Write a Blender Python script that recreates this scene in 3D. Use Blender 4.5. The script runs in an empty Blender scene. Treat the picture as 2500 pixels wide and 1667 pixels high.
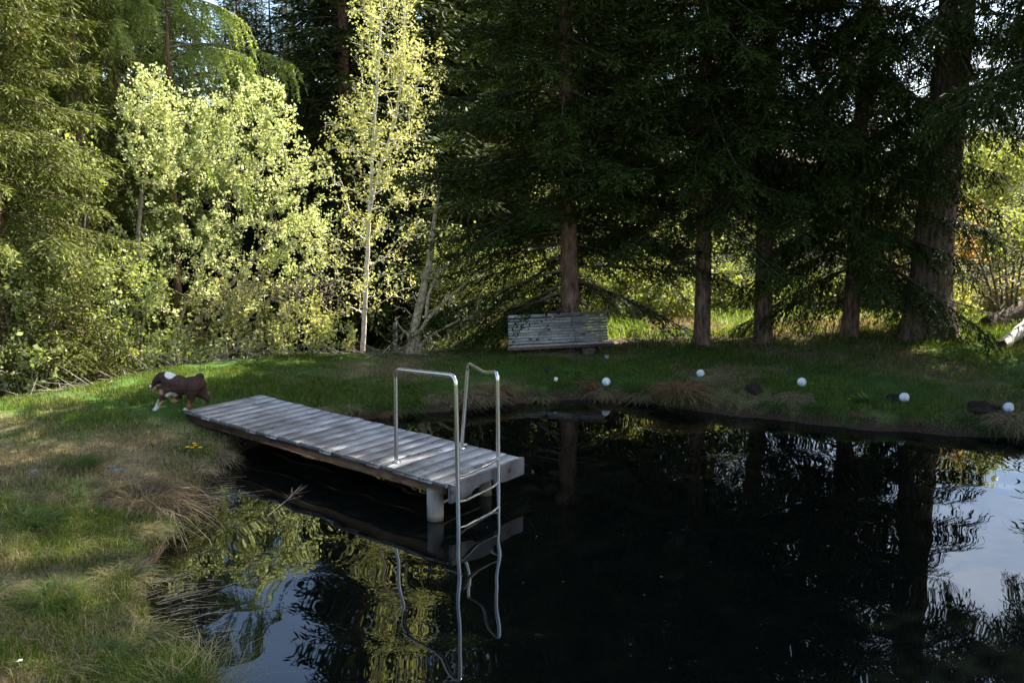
import bpy, math
import numpy as np
from mathutils import Vector

S = bpy.context.scene
COL = S.collection
PI = math.pi
R_ = math.radians

# ------------------------------------------------------------------ camera
CAM_H, FPX, PITCH = 3.6, 2300.0, math.atan(383 / 2300)
cam = bpy.data.cameras.new("camera")
cam.sensor_width = 36.0
cam.lens = FPX / 2500 * 36
cam.clip_start, cam.clip_end = 0.05, 3000
cam.dof.use_dof = True
cam.dof.focus_distance = 10.5
cam.dof.aperture_fstop = 4.0
camo = bpy.data.objects.new("camera", cam)
camo.location = (0, 0, CAM_H)
camo.rotation_euler = (PI / 2 - PITCH, 0, 0)
COL.objects.link(camo)
S.camera = camo

# ------------------------------------------------------------------ sky and sun
SUN_AZ, SUN_EL = R_(48), R_(50)
world = bpy.data.worlds.new("World")
S.world = world
world.use_nodes = True
wn, wl = world.node_tree.nodes, world.node_tree.links
bg = wn["Background"]
sky = wn.new("ShaderNodeTexSky")
sky.sky_type = 'NISHITA'
sky.sun_disc = False
sky.sun_elevation = SUN_EL
sky.sun_rotation = SUN_AZ
sky.air_density, sky.dust_density, sky.ozone_density = 1.0, 0.6, 1.2
wtc = wn.new("ShaderNodeTexCoord")
wmap = wn.new("ShaderNodeMapping"); wmap.inputs['Scale'].default_value = (1, 1, 2.6)
wnoi = wn.new("ShaderNodeTexNoise"); wnoi.inputs['Scale'].default_value = 2.2
wnoi.inputs['Detail'].default_value = 6; wnoi.inputs['Roughness'].default_value = .55
wsep = wn.new("ShaderNodeSeparateXYZ")
wside = wn.new("ShaderNodeMath"); wside.operation = 'MULTIPLY_ADD'
wside.inputs[1].default_value = .5; wside.inputs[2].default_value = -.12
wadd = wn.new("ShaderNodeMath"); wadd.operation = 'ADD'
wramp = wn.new("ShaderNodeValToRGB")
wramp.color_ramp.elements[0].position, wramp.color_ramp.elements[1].position = .5, .74
wmix = wn.new("ShaderNodeMix"); wmix.data_type = 'RGBA'
wmix.inputs['B'].default_value = (10.5, 11.4, 13.0, 1)
wl.new(wtc.outputs['Generated'], wmap.inputs['Vector']); wl.new(wmap.outputs[0], wnoi.inputs['Vector'])
wl.new(wtc.outputs['Generated'], wsep.inputs[0]); wl.new(wsep.outputs['X'], wside.inputs[0])
wl.new(wnoi.outputs['Fac'], wadd.inputs[0]); wl.new(wside.outputs[0], wadd.inputs[1])
wl.new(wadd.outputs[0], wramp.inputs[0]); wl.new(wramp.outputs[0], wmix.inputs['Factor'])
wl.new(sky.outputs[0], wmix.inputs['A']); wl.new(wmix.outputs['Result'], bg.inputs['Color'])
bg.inputs['Strength'].default_value = 0.066

sl = bpy.data.lights.new("sun", 'SUN')
sl.energy, sl.angle, sl.color = 5.0, R_(0.5), (1.0, .94, .84)
so = bpy.data.objects.new("sun", sl)
SUN = Vector((math.sin(SUN_AZ) * math.cos(SUN_EL), math.cos(SUN_AZ) * math.cos(SUN_EL), math.sin(SUN_EL)))
so.rotation_euler = SUN.to_track_quat('Z', 'Y').to_euler()
so.location = SUN * 60
COL.objects.link(so)

S.render.engine = 'CYCLES'
S.cycles.use_denoising = True
S.cycles.max_bounces = 8
S.cycles.transmission_bounces = 4
S.cycles.transparent_max_bounces = 8
S.cycles.sample_clamp_indirect = 6
S.view_settings.view_transform = 'Standard'
S.view_settings.look = 'None'
S.view_settings.gamma = 1
S.view_settings.exposure = 2.3
S.view_settings.use_curve_mapping = False

# ------------------------------------------------------------------ small maths
cP, sP = math.cos(PITCH), math.sin(PITCH)
def ray(px, py):
    u, v = (px - 1250) / FPX, (833.5 - py) / FPX
    return np.array([u, cP + v * sP, -sP + v * cP])
def at_z(px, py, z):
    d = ray(px, py); t = (z - CAM_H) / d[2]
    return np.array([0, 0, CAM_H]) + d * t
def at_y(px, py, Y):
    d = ray(px, py)
    return np.array([0, 0, CAM_H]) + d * (Y / d[1])
def hash2(i, j, s):
    n = (i.astype(np.int64) * 374761393 + j.astype(np.int64) * 668265263 + s * 144269) & 0x7fffffff
    n = ((n ^ (n >> 13)) * 1274126177) & 0x7fffffff
    return ((n ^ (n >> 16)) & 0xffff) / 65535.0
def vnoise(x, y, s=0):
    x, y = np.asarray(x, float), np.asarray(y, float)
    i, j = np.floor(x), np.floor(y)
    f, g = x - i, y - j
    f, g = f * f * (3 - 2 * f), g * g * (3 - 2 * g)
    a, b = hash2(i, j, s), hash2(i + 1, j, s)
    c, d = hash2(i, j + 1, s), hash2(i + 1, j + 1, s)
    return (a * (1 - f) + b * f) * (1 - g) + (c * (1 - f) + d * f) * g
def fbm(x, y, s=0, o=4):
    r, a, t = 0, .5, 0
    for k in range(o):
        r = r + a * vnoise(x * 2 ** k + 17.3 * k, y * 2 ** k - 9.1 * k, s + k); t += a; a *= .5
    return r / t
def sstep(a, b, x):
    t = np.clip((np.asarray(x, float) - a) / (b - a), 0, 1)
    return t * t * (3 - 2 * t)
def nrm(v):
    return v / np.maximum(np.linalg.norm(v, axis=-1, keepdims=True), 1e-9)

# ------------------------------------------------------------------ mesh building
class Geo:
    """vertices, polygons of any size and an optional per-vertex tint"""
    def __init__(self): self.v, self.f, self.c, self.n = [], [], [], 0
    def add(self, v, f, col=None):
        v = np.asarray(v, float).reshape(-1, 3); f = np.asarray(f, np.int64)
        self.v.append(v); self.f.append(f + self.n); self.n += len(v)
        if col is None: col = np.full((len(v), 3), .5)
        col = np.asarray(col, float)
        if col.ndim == 1: col = np.tile(col, (len(v), 1))
        self.c.append(col)
    def build(self, name, mat, parent=None, origin=(0, 0, 0), smooth=False):
        me = bpy.data.meshes.new(name)
        V = np.concatenate(self.v) - np.asarray(origin, float)
        me.vertices.add(len(V)); me.vertices.foreach_set('co', V.ravel().astype(np.float32))
        nl = sum(f.size for f in self.f); npol = sum(len(f) for f in self.f)
        me.loops.add(nl); me.polygons.add(npol)
        me.loops.foreach_set('vertex_index', np.concatenate([f.ravel() for f in self.f]).astype(np.int32))
        tot = np.concatenate([np.full(len(f), f.shape[1]) for f in self.f])
        st = np.concatenate([[0], np.cumsum(tot)[:-1]])
        me.polygons.foreach_set('loop_start', st.astype(np.int32))
        if smooth: me.polygons.foreach_set('use_smooth', np.ones(npol, bool))
        C = np.concatenate(self.c); C = np.hstack([C, np.ones((len(C), 1))])
        at = me.color_attributes.new('Col', 'FLOAT_COLOR', 'POINT')
        at.data.foreach_set('color', C.ravel().astype(np.float32))
        me.update(calc_edges=True); me.validate()
        me.materials.append(mat)
        o = bpy.data.objects.new(name, me); COL.objects.link(o)
        if parent is not None: o.parent = parent
        else: o.location = origin
        return o

def tag(o, label=None, cat=None, group=None, kind=None):
    if label: o['label'] = label
    if cat: o['category'] = cat
    if group: o['group'] = group
    if kind: o['kind'] = kind
    return o
def thing(name, label, cat, loc=(0, 0, 0), group=None):
    o = bpy.data.objects.new(name, None); o.empty_display_size = .1
    COL.objects.link(o); o.location = [float(c) for c in loc]
    return tag(o, label, cat, group)
def copy_thing(root, loc, rz=0, sc=1, label=None, group=None):
    r = root.copy(); COL.objects.link(r)
    r.location = [float(c) for c in loc]; r.rotation_euler = (0, 0, rz); r.scale = (sc, sc, sc)
    if label: r['label'] = label
    if group: r['group'] = group
    for ch in list(root.children):
        c = ch.copy(); COL.objects.link(c); c.parent = r
        for g in list(ch.children):
            d = g.copy(); COL.objects.link(d); d.parent = c
    return r

def tube(g, pts, rad, k=8, col=None, caps=True):
    pts = np.asarray(pts, float); n = len(pts); rad = np.broadcast_to(np.asarray(rad, float), (n,))
    T = nrm(np.gradient(pts, axis=0))
    ref = np.array([0, 0, 1.]) if abs(T[0][2]) < .9 else np.array([1., 0, 0])
    u = nrm(np.cross(T[0], ref)); U = [u]
    for i in range(1, n):
        u = U[-1] - T[i] * np.dot(U[-1], T[i]); U.append(u / max(np.linalg.norm(u), 1e-9))
    U = np.array(U); W = np.cross(T, U)
    a = np.linspace(0, 2 * PI, k, endpoint=False)
    V = pts[:, None] + rad[:, None, None] * (np.cos(a)[None, :, None] * U[:, None] + np.sin(a)[None, :, None] * W[:, None])
    idx = np.arange(n * k).reshape(n, k)
    q = np.stack([idx[:-1], np.roll(idx[:-1], -1, 1), np.roll(idx[1:], -1, 1), idx[1:]], -1).reshape(-1, 4)
    g.add(V.reshape(-1, 3), q, col)
    if caps:
        g.add(V[0], [list(range(k))[::-1]], col if col is None or np.ndim(col) == 1 else None)
        g.add(V[-1], [list(range(k))], col if col is None or np.ndim(col) == 1 else None)
def prisms(g, A, B, ra, rb, k=3, col=None):
    A, B = np.asarray(A, float), np.asarray(B, float); n = len(A)
    if n == 0: return
    T = nrm(B - A)
    ref = np.where(np.abs(T[:, 2:3]) < .9, np.array([[0, 0, 1.]]), np.array([[1., 0, 0]]))
    U = nrm(np.cross(T, ref)); W = np.cross(T, U)
    a = np.linspace(0, 2 * PI, k, endpoint=False)
    ring = np.cos(a)[None, :, None] * U[:, None] + np.sin(a)[None, :, None] * W[:, None]
    V = np.concatenate([A[:, None] + ring * np.reshape(ra, (-1, 1, 1)), B[:, None] + ring * np.reshape(rb, (-1, 1, 1))], 1)
    base = (np.arange(n) * 2 * k)[:, None, None]
    j = np.arange(k); q = np.stack([j, (j + 1) % k, k + (j + 1) % k, k + j], -1)[None]
    cc = None
    if col is not None: cc = np.repeat(np.broadcast_to(col, (n, 3)), 2 * k, 0)
    g.add(V.reshape(-1, 3), (base + q).reshape(-1, 4), cc)
def cards(g, C, D, N, L, W, col, tip=.55):
    """one small four-cornered leaf per row: base, side, tip, side"""
    C, D = np.asarray(C, float), nrm(D); Sd = nrm(np.cross(D, N))
    L, W = np.reshape(L, (-1, 1)), np.reshape(W, (-1, 1))
    V = np.stack([C, C + D * L * tip + Sd * W * .5, C + D * L, C + D * L * tip - Sd * W * .5], 1)
    n = len(C)
    g.add(V.reshape(-1, 3), np.arange(n * 4).reshape(n, 4), np.repeat(np.broadcast_to(col, (n, 3)), 4, 0))
def box(g, c, s, ax=None, col=None, bev=0.0):
    """box with centre c, full sizes s, axes ax (rows), small chamfer bev"""
    s = np.asarray(s, float) / 2; ax = np.eye(3) if ax is None else np.asarray(ax, float)
    P = []
    for z in (-1, 1):
        for (x, y) in ((-1, -1), (1, -1), (1, 1), (-1, 1)): P.append((x, y, z))
    P = np.array(P, float) * s
    if bev <= 0:
        g.add(np.asarray(c) + P @ ax, [[3, 2, 1, 0], [4, 5, 6, 7], [0, 1, 5, 4], [1, 2, 6, 5], [2, 3, 7, 6], [3, 0, 4, 7]], col); return
    bev = min(bev, s.min() * .9); V = []; F = []
    o = {}
    for i, p in enumerate(P):
        sg = np.sign(p)
        for a in range(3):
            q = p - sg * bev; q[a] = p[a]; o[i, a] = len(V); V.append(q)
    f6 = [([3, 2, 1, 0], 2), ([4, 5, 6, 7], 2), ([0, 1, 5, 4], 1), ([1, 2, 6, 5], 0), ([2, 3, 7, 6], 1), ([3, 0, 4, 7], 0)]
    quads = [[o[i, a] for i in f] for f, a in f6]
    tri = []
    import itertools
    for x in itertools.combinations(range(6), 2):
        fa, fb = f6[x[0]], f6[x[1]]
        e = [i for i in fa[0] if i in fb[0]]
        if len(e) == 2 and fa[1] != fb[1]:
            quads.append([o[e[0], fa[1]], o[e[1], fa[1]], o[e[1], fb[1]], o[e[0], fb[1]]])
    for i in range(8): tri.append([o[i, 0], o[i, 1], o[i, 2]])
    Vw = np.asarray(c) + np.array(V) @ ax
    g.add(Vw, quads, col); g.add(Vw, tri, col)
def lathe(g, prof, c=(0, 0, 0), k=20, col=None):
    prof = np.asarray(prof, float); a = np.linspace(0, 2 * PI, k, endpoint=False)
    V = np.stack([prof[:, 0:1] * np.cos(a), prof[:, 0:1] * np.sin(a), np.repeat(prof[:, 1:2], k, 1)], -1)
    idx = np.arange(len(prof) * k).reshape(len(prof), k)
    q = np.stack([idx[:-1], np.roll(idx[:-1], -1, 1), np.roll(idx[1:], -1, 1), idx[1:]], -1).reshape(-1, 4)
    g.add(V.reshape(-1, 3) + np.asarray(c), q, col)

# ------------------------------------------------------------------ materials
def newmat(name):
    m = bpy.data.materials.new(name); m.use_nodes = True
    return m, m.node_tree.nodes, m.node_tree.links, m.node_tree.nodes["Principled BSDF"]
def node(n, t, **kw):
    x = n.new(t)
    for k, v in kw.items():
        if k in x.inputs: x.inputs[k].default_value = v
        else: setattr(x, k, v)
    return x
def leaf_mat(name, trans=.45, rough=.5, tcol=(1.0, 1.0, .55), spec=.35):
    m, n, l, b = newmat(name)
    at = node(n, "ShaderNodeAttribute", attribute_name='Col')
    b.inputs['Roughness'].default_value = rough
    b.inputs['Specular IOR Level'].default_value = spec
    l.new(at.outputs['Color'], b.inputs['Base Color'])
    tr = n.new("ShaderNodeBsdfTranslucent")
    mul = node(n, "ShaderNodeMix", data_type='RGBA', blend_type='MULTIPLY'); mul.inputs['Factor'].default_value = 1
    mul.inputs['B'].default_value = (*tcol, 1)
    l.new(at.outputs['Color'], mul.inputs['A']); l.new(mul.outputs['Result'], tr.inputs['Color'])
    mx = n.new("ShaderNodeMixShader"); mx.inputs[0].default_value = trans
    l.new(b.outputs[0], mx.inputs[1]); l.new(tr.outputs[0], mx.inputs[2])
    l.new(mx.outputs[0], n["Material Output"].inputs['Surface'])
    return m
def noise_mat(name, c1, c2, scale=8, stretch=(1, 1, 1), rough=.85, bump=.0, bdist=.02, use_col=False, detail=6, lo=.35, hi=.65, c3=None, coord='Object', spec=.3, rot=(0, 0, 0)):
    m, n, l, b = newmat(name)
    tc = n.new("ShaderNodeTexCoord"); mp = node(n, "ShaderNodeMapping", Scale=stretch, Rotation=rot)
    l.new(tc.outputs[coord], mp.inputs['Vector'])
    no = node(n, "ShaderNodeTexNoise", Scale=scale, Detail=detail, Roughness=.62)
    l.new(mp.outputs[0], no.inputs['Vector'])
    rp = n.new("ShaderNodeValToRGB"); e = rp.color_ramp.elements
    e[0].position, e[1].position = lo, hi; e[0].color, e[1].color = (*c1, 1), (*c2, 1)
    if c3 is not None:
        x = e.new((lo + hi) / 2); x.color = (*c3, 1)
    l.new(no.outputs['Fac'], rp.inputs[0])
    out = rp.outputs[0]
    if use_col:
        at = node(n, "ShaderNodeAttribute", attribute_name='Col')
        mu = node(n, "ShaderNodeMix", data_type='RGBA', blend_type='MULTIPLY'); mu.inputs['Factor'].default_value = 1
        l.new(out, mu.inputs['A']); l.new(at.outputs['Color'], mu.inputs['B']); out = mu.outputs['Result']
    l.new(out, b.inputs['Base Color'])
    b.inputs['Roughness'].default_value = rough; b.inputs['Specular IOR Level'].default_value = spec
    if bump:
        bp = node(n, "ShaderNodeBump", Strength=bump, Distance=bdist)
        l.new(no.outputs['Fac'], bp.inputs['Height']); l.new(bp.outputs[0], b.inputs['Normal'])
    return m

M = {}
M['needles'] = leaf_mat('spruce_needles', .2, .6, (1, 1, .45), .12)
M['paleleaf'] = leaf_mat('willow_leaves', .5, .6, (1, 1, .78), .2)
M['leaf'] = leaf_mat('spring_leaves', .5, .5, (1, 1, .5))
M['grass'] = leaf_mat('grass_blades', .5, .5, (1, 1, .4), .25)
M['bark'] = noise_mat('spruce_bark', (.045, .024, .016), (.25, .145, .095), 5, (3, 3, .8), .9, .9, .05, c3=(.14, .08, .052))
M['bark_big'] = noise_mat('old_spruce_bark', (.05, .034, .025), (.24, .17, .12), 6, (2.6, 2.6, .55), .95, 1., .06, c3=(.14, .095, .066))
M['twig'] = noise_mat('grey_twigs', (.10, .085, .065), (.30, .26, .20), 9, (1, 1, 1), .9)
M['lichen'] = noise_mat('lichen_bark', (.10, .07, .04), (.50, .40, .24), 14, (1, 1, 1), .95, .6, .03, c3=(.33, .26, .16))
M['birch'] = noise_mat('birch_bark', (.16, .13, .10), (.62, .57, .47), 4, (2, 2, 6), .7, .2, .01, lo=.28, hi=.5)
M['deadtwig'] = noise_mat('dead_twigs', (.06, .045, .03), (.16, .12, .085), 6, (1, 1, 1), .95)
M['steel'] = None
M['stone'] = noise_mat('grey_stone', (.07, .07, .065), (.20, .20, .185), 9, (1, 1, 1), .9, .5, .02)

# ------------------------------------------------------------------ terrain
SHORE = [(-1.9, 5.2), (-2.1, 6.4), (-2.78, 6.8), (-3.05, 7.45), (-3.42, 8.3), (-3.6, 9.1), (-3.72, 9.9), (-3.62, 10.9),
         (-3.75, 11.7), (-3.55, 12.6), (-2.9, 13.6), (-1.65, 14.6), (-.14, 15.15), (1.06, 15.65), (1.75, 15.6), (2.39, 15.2), (3.57, 14.5),
         (4.71, 13.95), (5.4, 13.6), (6.07, 13.45), (7.39, 13.05), (8.8, 12.2), (9.6, 10), (9.4, 7.2), (7.5, 4.8), (3.5, 3.9), (0, 4.0)]
def catmull(P, m=6):
    P = np.array(P, float); n = len(P); out = []
    for i in range(n):
        a, b, c, d = P[i - 1], P[i], P[(i + 1) % n], P[(i + 2) % n]
        for t in np.arange(m) / m:
            out.append(.5 * (2 * b + (c - a) * t + (2 * a - 5 * b + 4 * c - d) * t ** 2 + (3 * b - a - 3 * c + d) * t ** 3))
    return np.array(out)
SH = catmull(SHORE)
w_ = (fbm(SH[:, 0] * 1.7, SH[:, 1] * 1.7, 5, 3) - .5) * .3
SH = SH + nrm(SH - np.array([3.0, 9.5])) * w_[:, None]
def shore_d(x, y):
    x, y = np.asarray(x, float).ravel(), np.asarray(y, float).ravel()
    A, B = SH, np.roll(SH, -1, 0); best = np.full(len(x), 1e9); ins = np.zeros(len(x), bool)
    for a, b in zip(A, B):
        e = b - a; t = np.clip(((x - a[0]) * e[0] + (y - a[1]) * e[1]) / (e @ e), 0, 1)
        best = np.minimum(best, (x - a[0] - t * e[0]) ** 2 + (y - a[1] - t * e[1]) ** 2)
        c = ((a[1] > y) != (b[1] > y))
        if a[1] != b[1]: ins ^= c & (x < (b[0] - a[0]) * (y - a[1]) / (b[1] - a[1]) + a[0])
    d = np.sqrt(best); return np.where(ins, -d, d)
CR = [(-14, 11.0)] + [tuple(at_z(px, py, z)[:2]) for px, py, z in
      [(-250, 1045, .30), (0, 992, .30), (200, 957, .30), (450, 908, .26), (700, 886, .24), (1000, 876, .22), (1365, 884, .20),
       (1700, 872, .22), (1950, 868, .26), (2200, 842, .36), (2500, 808, .5)]] + [(14, 21.5)]
CR = np.array(sorted(CR))
def H(x, y):
    shp = np.shape(x); x = np.asarray(x, float).ravel(); y = np.asarray(y, float).ravel()
    d = shore_d(x, y)
    top = .25 + .09 * sstep(-2, .2, x) * sstep(12, 14, y) + .10 * sstep(-1.5, -5, x) + .16 * sstep(4, 9, x) * sstep(14, 19, y) + .16 * sstep(12, 5, y) * sstep(1, -4, x)
    cy = np.interp(x, CR[:, 0], CR[:, 1]); e = y - cy
    z = (.62 * sstep(-.05, .16, d) + .38 * sstep(.05, 1.7, d)) * top
    z = z + (fbm(x * .9, y * .9, 3) - .5) * .09 * sstep(.2, 1.2, d) + (fbm(x * 3.3, y * 3.3, 8, 3) - .5) * .07 * sstep(.0, .5, d)
    lf = sstep(2.0, -4.0, x)
    dr = sstep(0.05, 5, e) * (.25 + 1.35 * lf)
    z = z - dr
    z = z + sstep(34, 110, y) * np.where(x > 8, 4, 12) + sstep(14, 60, np.abs(x)) * 3 * sstep(0, 30, y)
    z = z + sstep(5.0, -1.0, y) * sstep(.3, 3, d) * 1.9 * sstep(-9, -1, x)
    z = np.where(d < 0, np.maximum(-.55, d * .75 - .03), z)
    return z.reshape(shp)
def ground(px, py):
    d = ray(px, py); t = np.linspace(4, 60, 2400)
    X = d[0] * t; Y = d[1] * t; Z = CAM_H + d[2] * t
    g = H(X, Y); g = np.maximum(g, 0)
    k = np.argmax(Z < g)
    return np.array([X[k], Y[k], g[k]])
def onground(x, y): return np.array([x, y, float(H(np.array([x]), np.array([y]))[0])])

def axis(lo, a, b, hi, st):
    mid = np.arange(a, b + 1e-6, st)
    l = a - np.cumsum(st * 1.18 ** np.arange(1, 60)); l = l[l > lo][::-1]
    r = b + np.cumsum(st * 1.18 ** np.arange(1, 60)); r = r[r < hi]
    return np.concatenate([[lo], l, mid, r, [hi]])
gx, gy = axis(-160, -11, 13, 160, .11), axis(-60, 3, 23, 260, .11)
GX, GY = np.meshgrid(gx, gy)
GZ = H(GX, GY)
n0, n1 = GX.shape
gi = np.arange(n0 * n1).reshape(n0, n1)
q = np.stack([gi[:-1, :-1], gi[:-1, 1:], gi[1:, 1:], gi[1:, :-1]], -1).reshape(-1, 4)
# soil / thatch colour: straw, moss and green in patches that belong to the turf
fx, fy = GX.ravel(), GY.ravel()
def greenness(x, y):
    g = fbm(x * .55 + 3, y * .55, 21, 4)
    g = g + .05 + .12 * sstep(-3, 3, x) + .05 * (fbm(x * 2.4, y * 2.4, 61, 2) - .5) * 4 - .09 * sstep(-1.5, -4, x) * sstep(7.5, 9, y) * sstep(13.4, 12, y) + .12 * sstep(12.5, 14.5, y) * sstep(-2, -4, x)
    dsh = shore_d(x, y)
    g = g - .10 * sstep(.8, .1, dsh) * sstep(9, 12, y)
    g = g + .10 * sstep(8.5, 6, y)
    return np.clip((g - .36) / .28, 0, 1)
gr = greenness(fx, fy)[:, None]
fine = fbm(fx * 5, fy * 5, 31, 3)[:, None]
straw, moss = np.array([[.17, .13, .065]]), np.array([[.045, .085, .015]])
soil = np.array([[.045, .032, .02]])
gc = straw * (1 - gr) + moss * gr
gc = gc * (.55 + .9 * fine)
dd = shore_d(fx, fy)[:, None]
gc = np.where(dd < .12, soil, gc)
ey = (fy - np.interp(fx, CR[:, 0], CR[:, 1]))[:, None]
litter = np.array([[.12, .092, .058]]) * (.5 + .9 * fine)
wgt = sstep(.4, 2.0, ey)
gc = gc * (1 - wgt) + litter * wgt
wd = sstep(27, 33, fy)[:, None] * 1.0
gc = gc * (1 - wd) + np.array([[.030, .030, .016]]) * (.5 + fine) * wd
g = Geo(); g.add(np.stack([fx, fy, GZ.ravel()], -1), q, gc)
m, n, l, b = newmat('turf'); at = node(n, "ShaderNodeAttribute", attribute_name='Col')
no = node(n, "ShaderNodeTexNoise", Scale=38, Detail=5); tc = n.new("ShaderNodeTexCoord"); l.new(tc.outputs['Object'], no.inputs['Vector'])
mr = node(n, "ShaderNodeMapRange"); mr.inputs['From Min'].default_value, mr.inputs['From Max'].default_value = .3, .7
mr.inputs['To Min'].default_value, mr.inputs['To Max'].default_value = .5, 1.5
mu = node(n, "ShaderNodeVectorMath", operation='SCALE'); l.new(no.outputs['Fac'], mr.inputs['Value'])
l.new(at.outputs['Color'], mu.inputs[0]); l.new(mr.outputs[0], mu.inputs['Scale']); l.new(mu.outputs[0], b.inputs['Base Color'])
b.inputs['Roughness'].default_value = .95; b.inputs['Specular IOR Level'].default_value = .1
bp = node(n, "ShaderNodeBump", Strength=.7, Distance=.03); l.new(no.outputs['Fac'], bp.inputs['Height']); l.new(bp.outputs[0], b.inputs['Normal'])
tag(g.build('ground', m, smooth=True), kind='structure')

# water: one rippled sheet, tucked under the bank
m, n, l, b = newmat('pond_water')
b.inputs['Base Color'].default_value = (.0020, .0029, .0024, 1)
b.inputs['Roughness'].default_value = .0; b.inputs['IOR'].default_value = 1.40
b.inputs['Specular IOR Level'].default_value = .62
tc = n.new("ShaderNodeTexCoord")
n1_ = node(n, "ShaderNodeTexNoise", Scale=1.05, Detail=1.3, Roughness=.4)
n2_ = node(n, "ShaderNodeTexNoise", Scale=.45, Detail=1)
mp = node(n, "ShaderNodeMapping", Scale=(1, .75, 1), Rotation=(0, 0, .5)); l.new(tc.outputs['Object'], mp.inputs['Vector'])
l.new(mp.outputs[0], n1_.inputs['Vector']); l.new(tc.outputs['Object'], n2_.inputs['Vector'])
mr = node(n, "ShaderNodeMapRange"); mr.inputs['From Min'].default_value, mr.inputs['From Max'].default_value = .38, .62
mr.inputs['To Min'].default_value, mr.inputs['To Max'].default_value = .25, 1.0
l.new(n2_.outputs['Fac'], mr.inputs['Value'])
mm = node(n, "ShaderNodeMath", operation='MULTIPLY'); l.new(n1_.outputs['Fac'], mm.inputs[0]); l.new(mr.outputs[0], mm.inputs[1])
off = node(n, "ShaderNodeVectorMath", operation='SUBTRACT'); l.new(tc.outputs['Object'], off.inputs[0]); off.inputs[1].default_value = (-.45, 9.6, 0)
wv = node(n, "ShaderNodeTexWave", wave_type='RINGS', rings_direction='SPHERICAL', wave_profile='SIN'); l.new(off.outputs[0], wv.inputs['Vector'])
wv.inputs['Scale'].default_value = .42; wv.inputs['Distortion'].default_value = 2.2; wv.inputs['Detail'].default_value = 1; wv.inputs['Detail Scale'].default_value = .8
ln_ = node(n, "ShaderNodeVectorMath", operation='LENGTH'); l.new(off.outputs[0], ln_.inputs[0])
fo = node(n, "ShaderNodeMapRange"); fo.inputs['From Min'].default_value, fo.inputs['From Max'].default_value = .8, 4.6; fo.inputs['To Min'].default_value, fo.inputs['To Max'].default_value = .21, 0
l.new(ln_.outputs['Value'], fo.inputs['Value'])
rg_ = node(n, "ShaderNodeMath", operation='MULTIPLY_ADD'); l.new(wv.outputs['Fac'], rg_.inputs[0]); l.new(fo.outputs[0], rg_.inputs[1]); l.new(mm.outputs[0], rg_.inputs[2])
bp = node(n, "ShaderNodeBump", Strength=1.0, Distance=.018); l.new(rg_.outputs[0], bp.inputs['Height']); l.new(bp.outputs[0], b.inputs['Normal'])
g = Geo(); c0 = SH.mean(0); SW = c0 + (SH - c0) * 1.05
for rr in (0,):
    ring = np.column_stack([SW, np.zeros(len(SW))])
    V = np.vstack([[c0[0], c0[1], 0], ring]); k = len(ring)
    g.add(V, [[0, 1 + i, 1 + (i + 1) % k] for i in range(k)])
tag(g.build('water', m), kind='structure')

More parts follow.
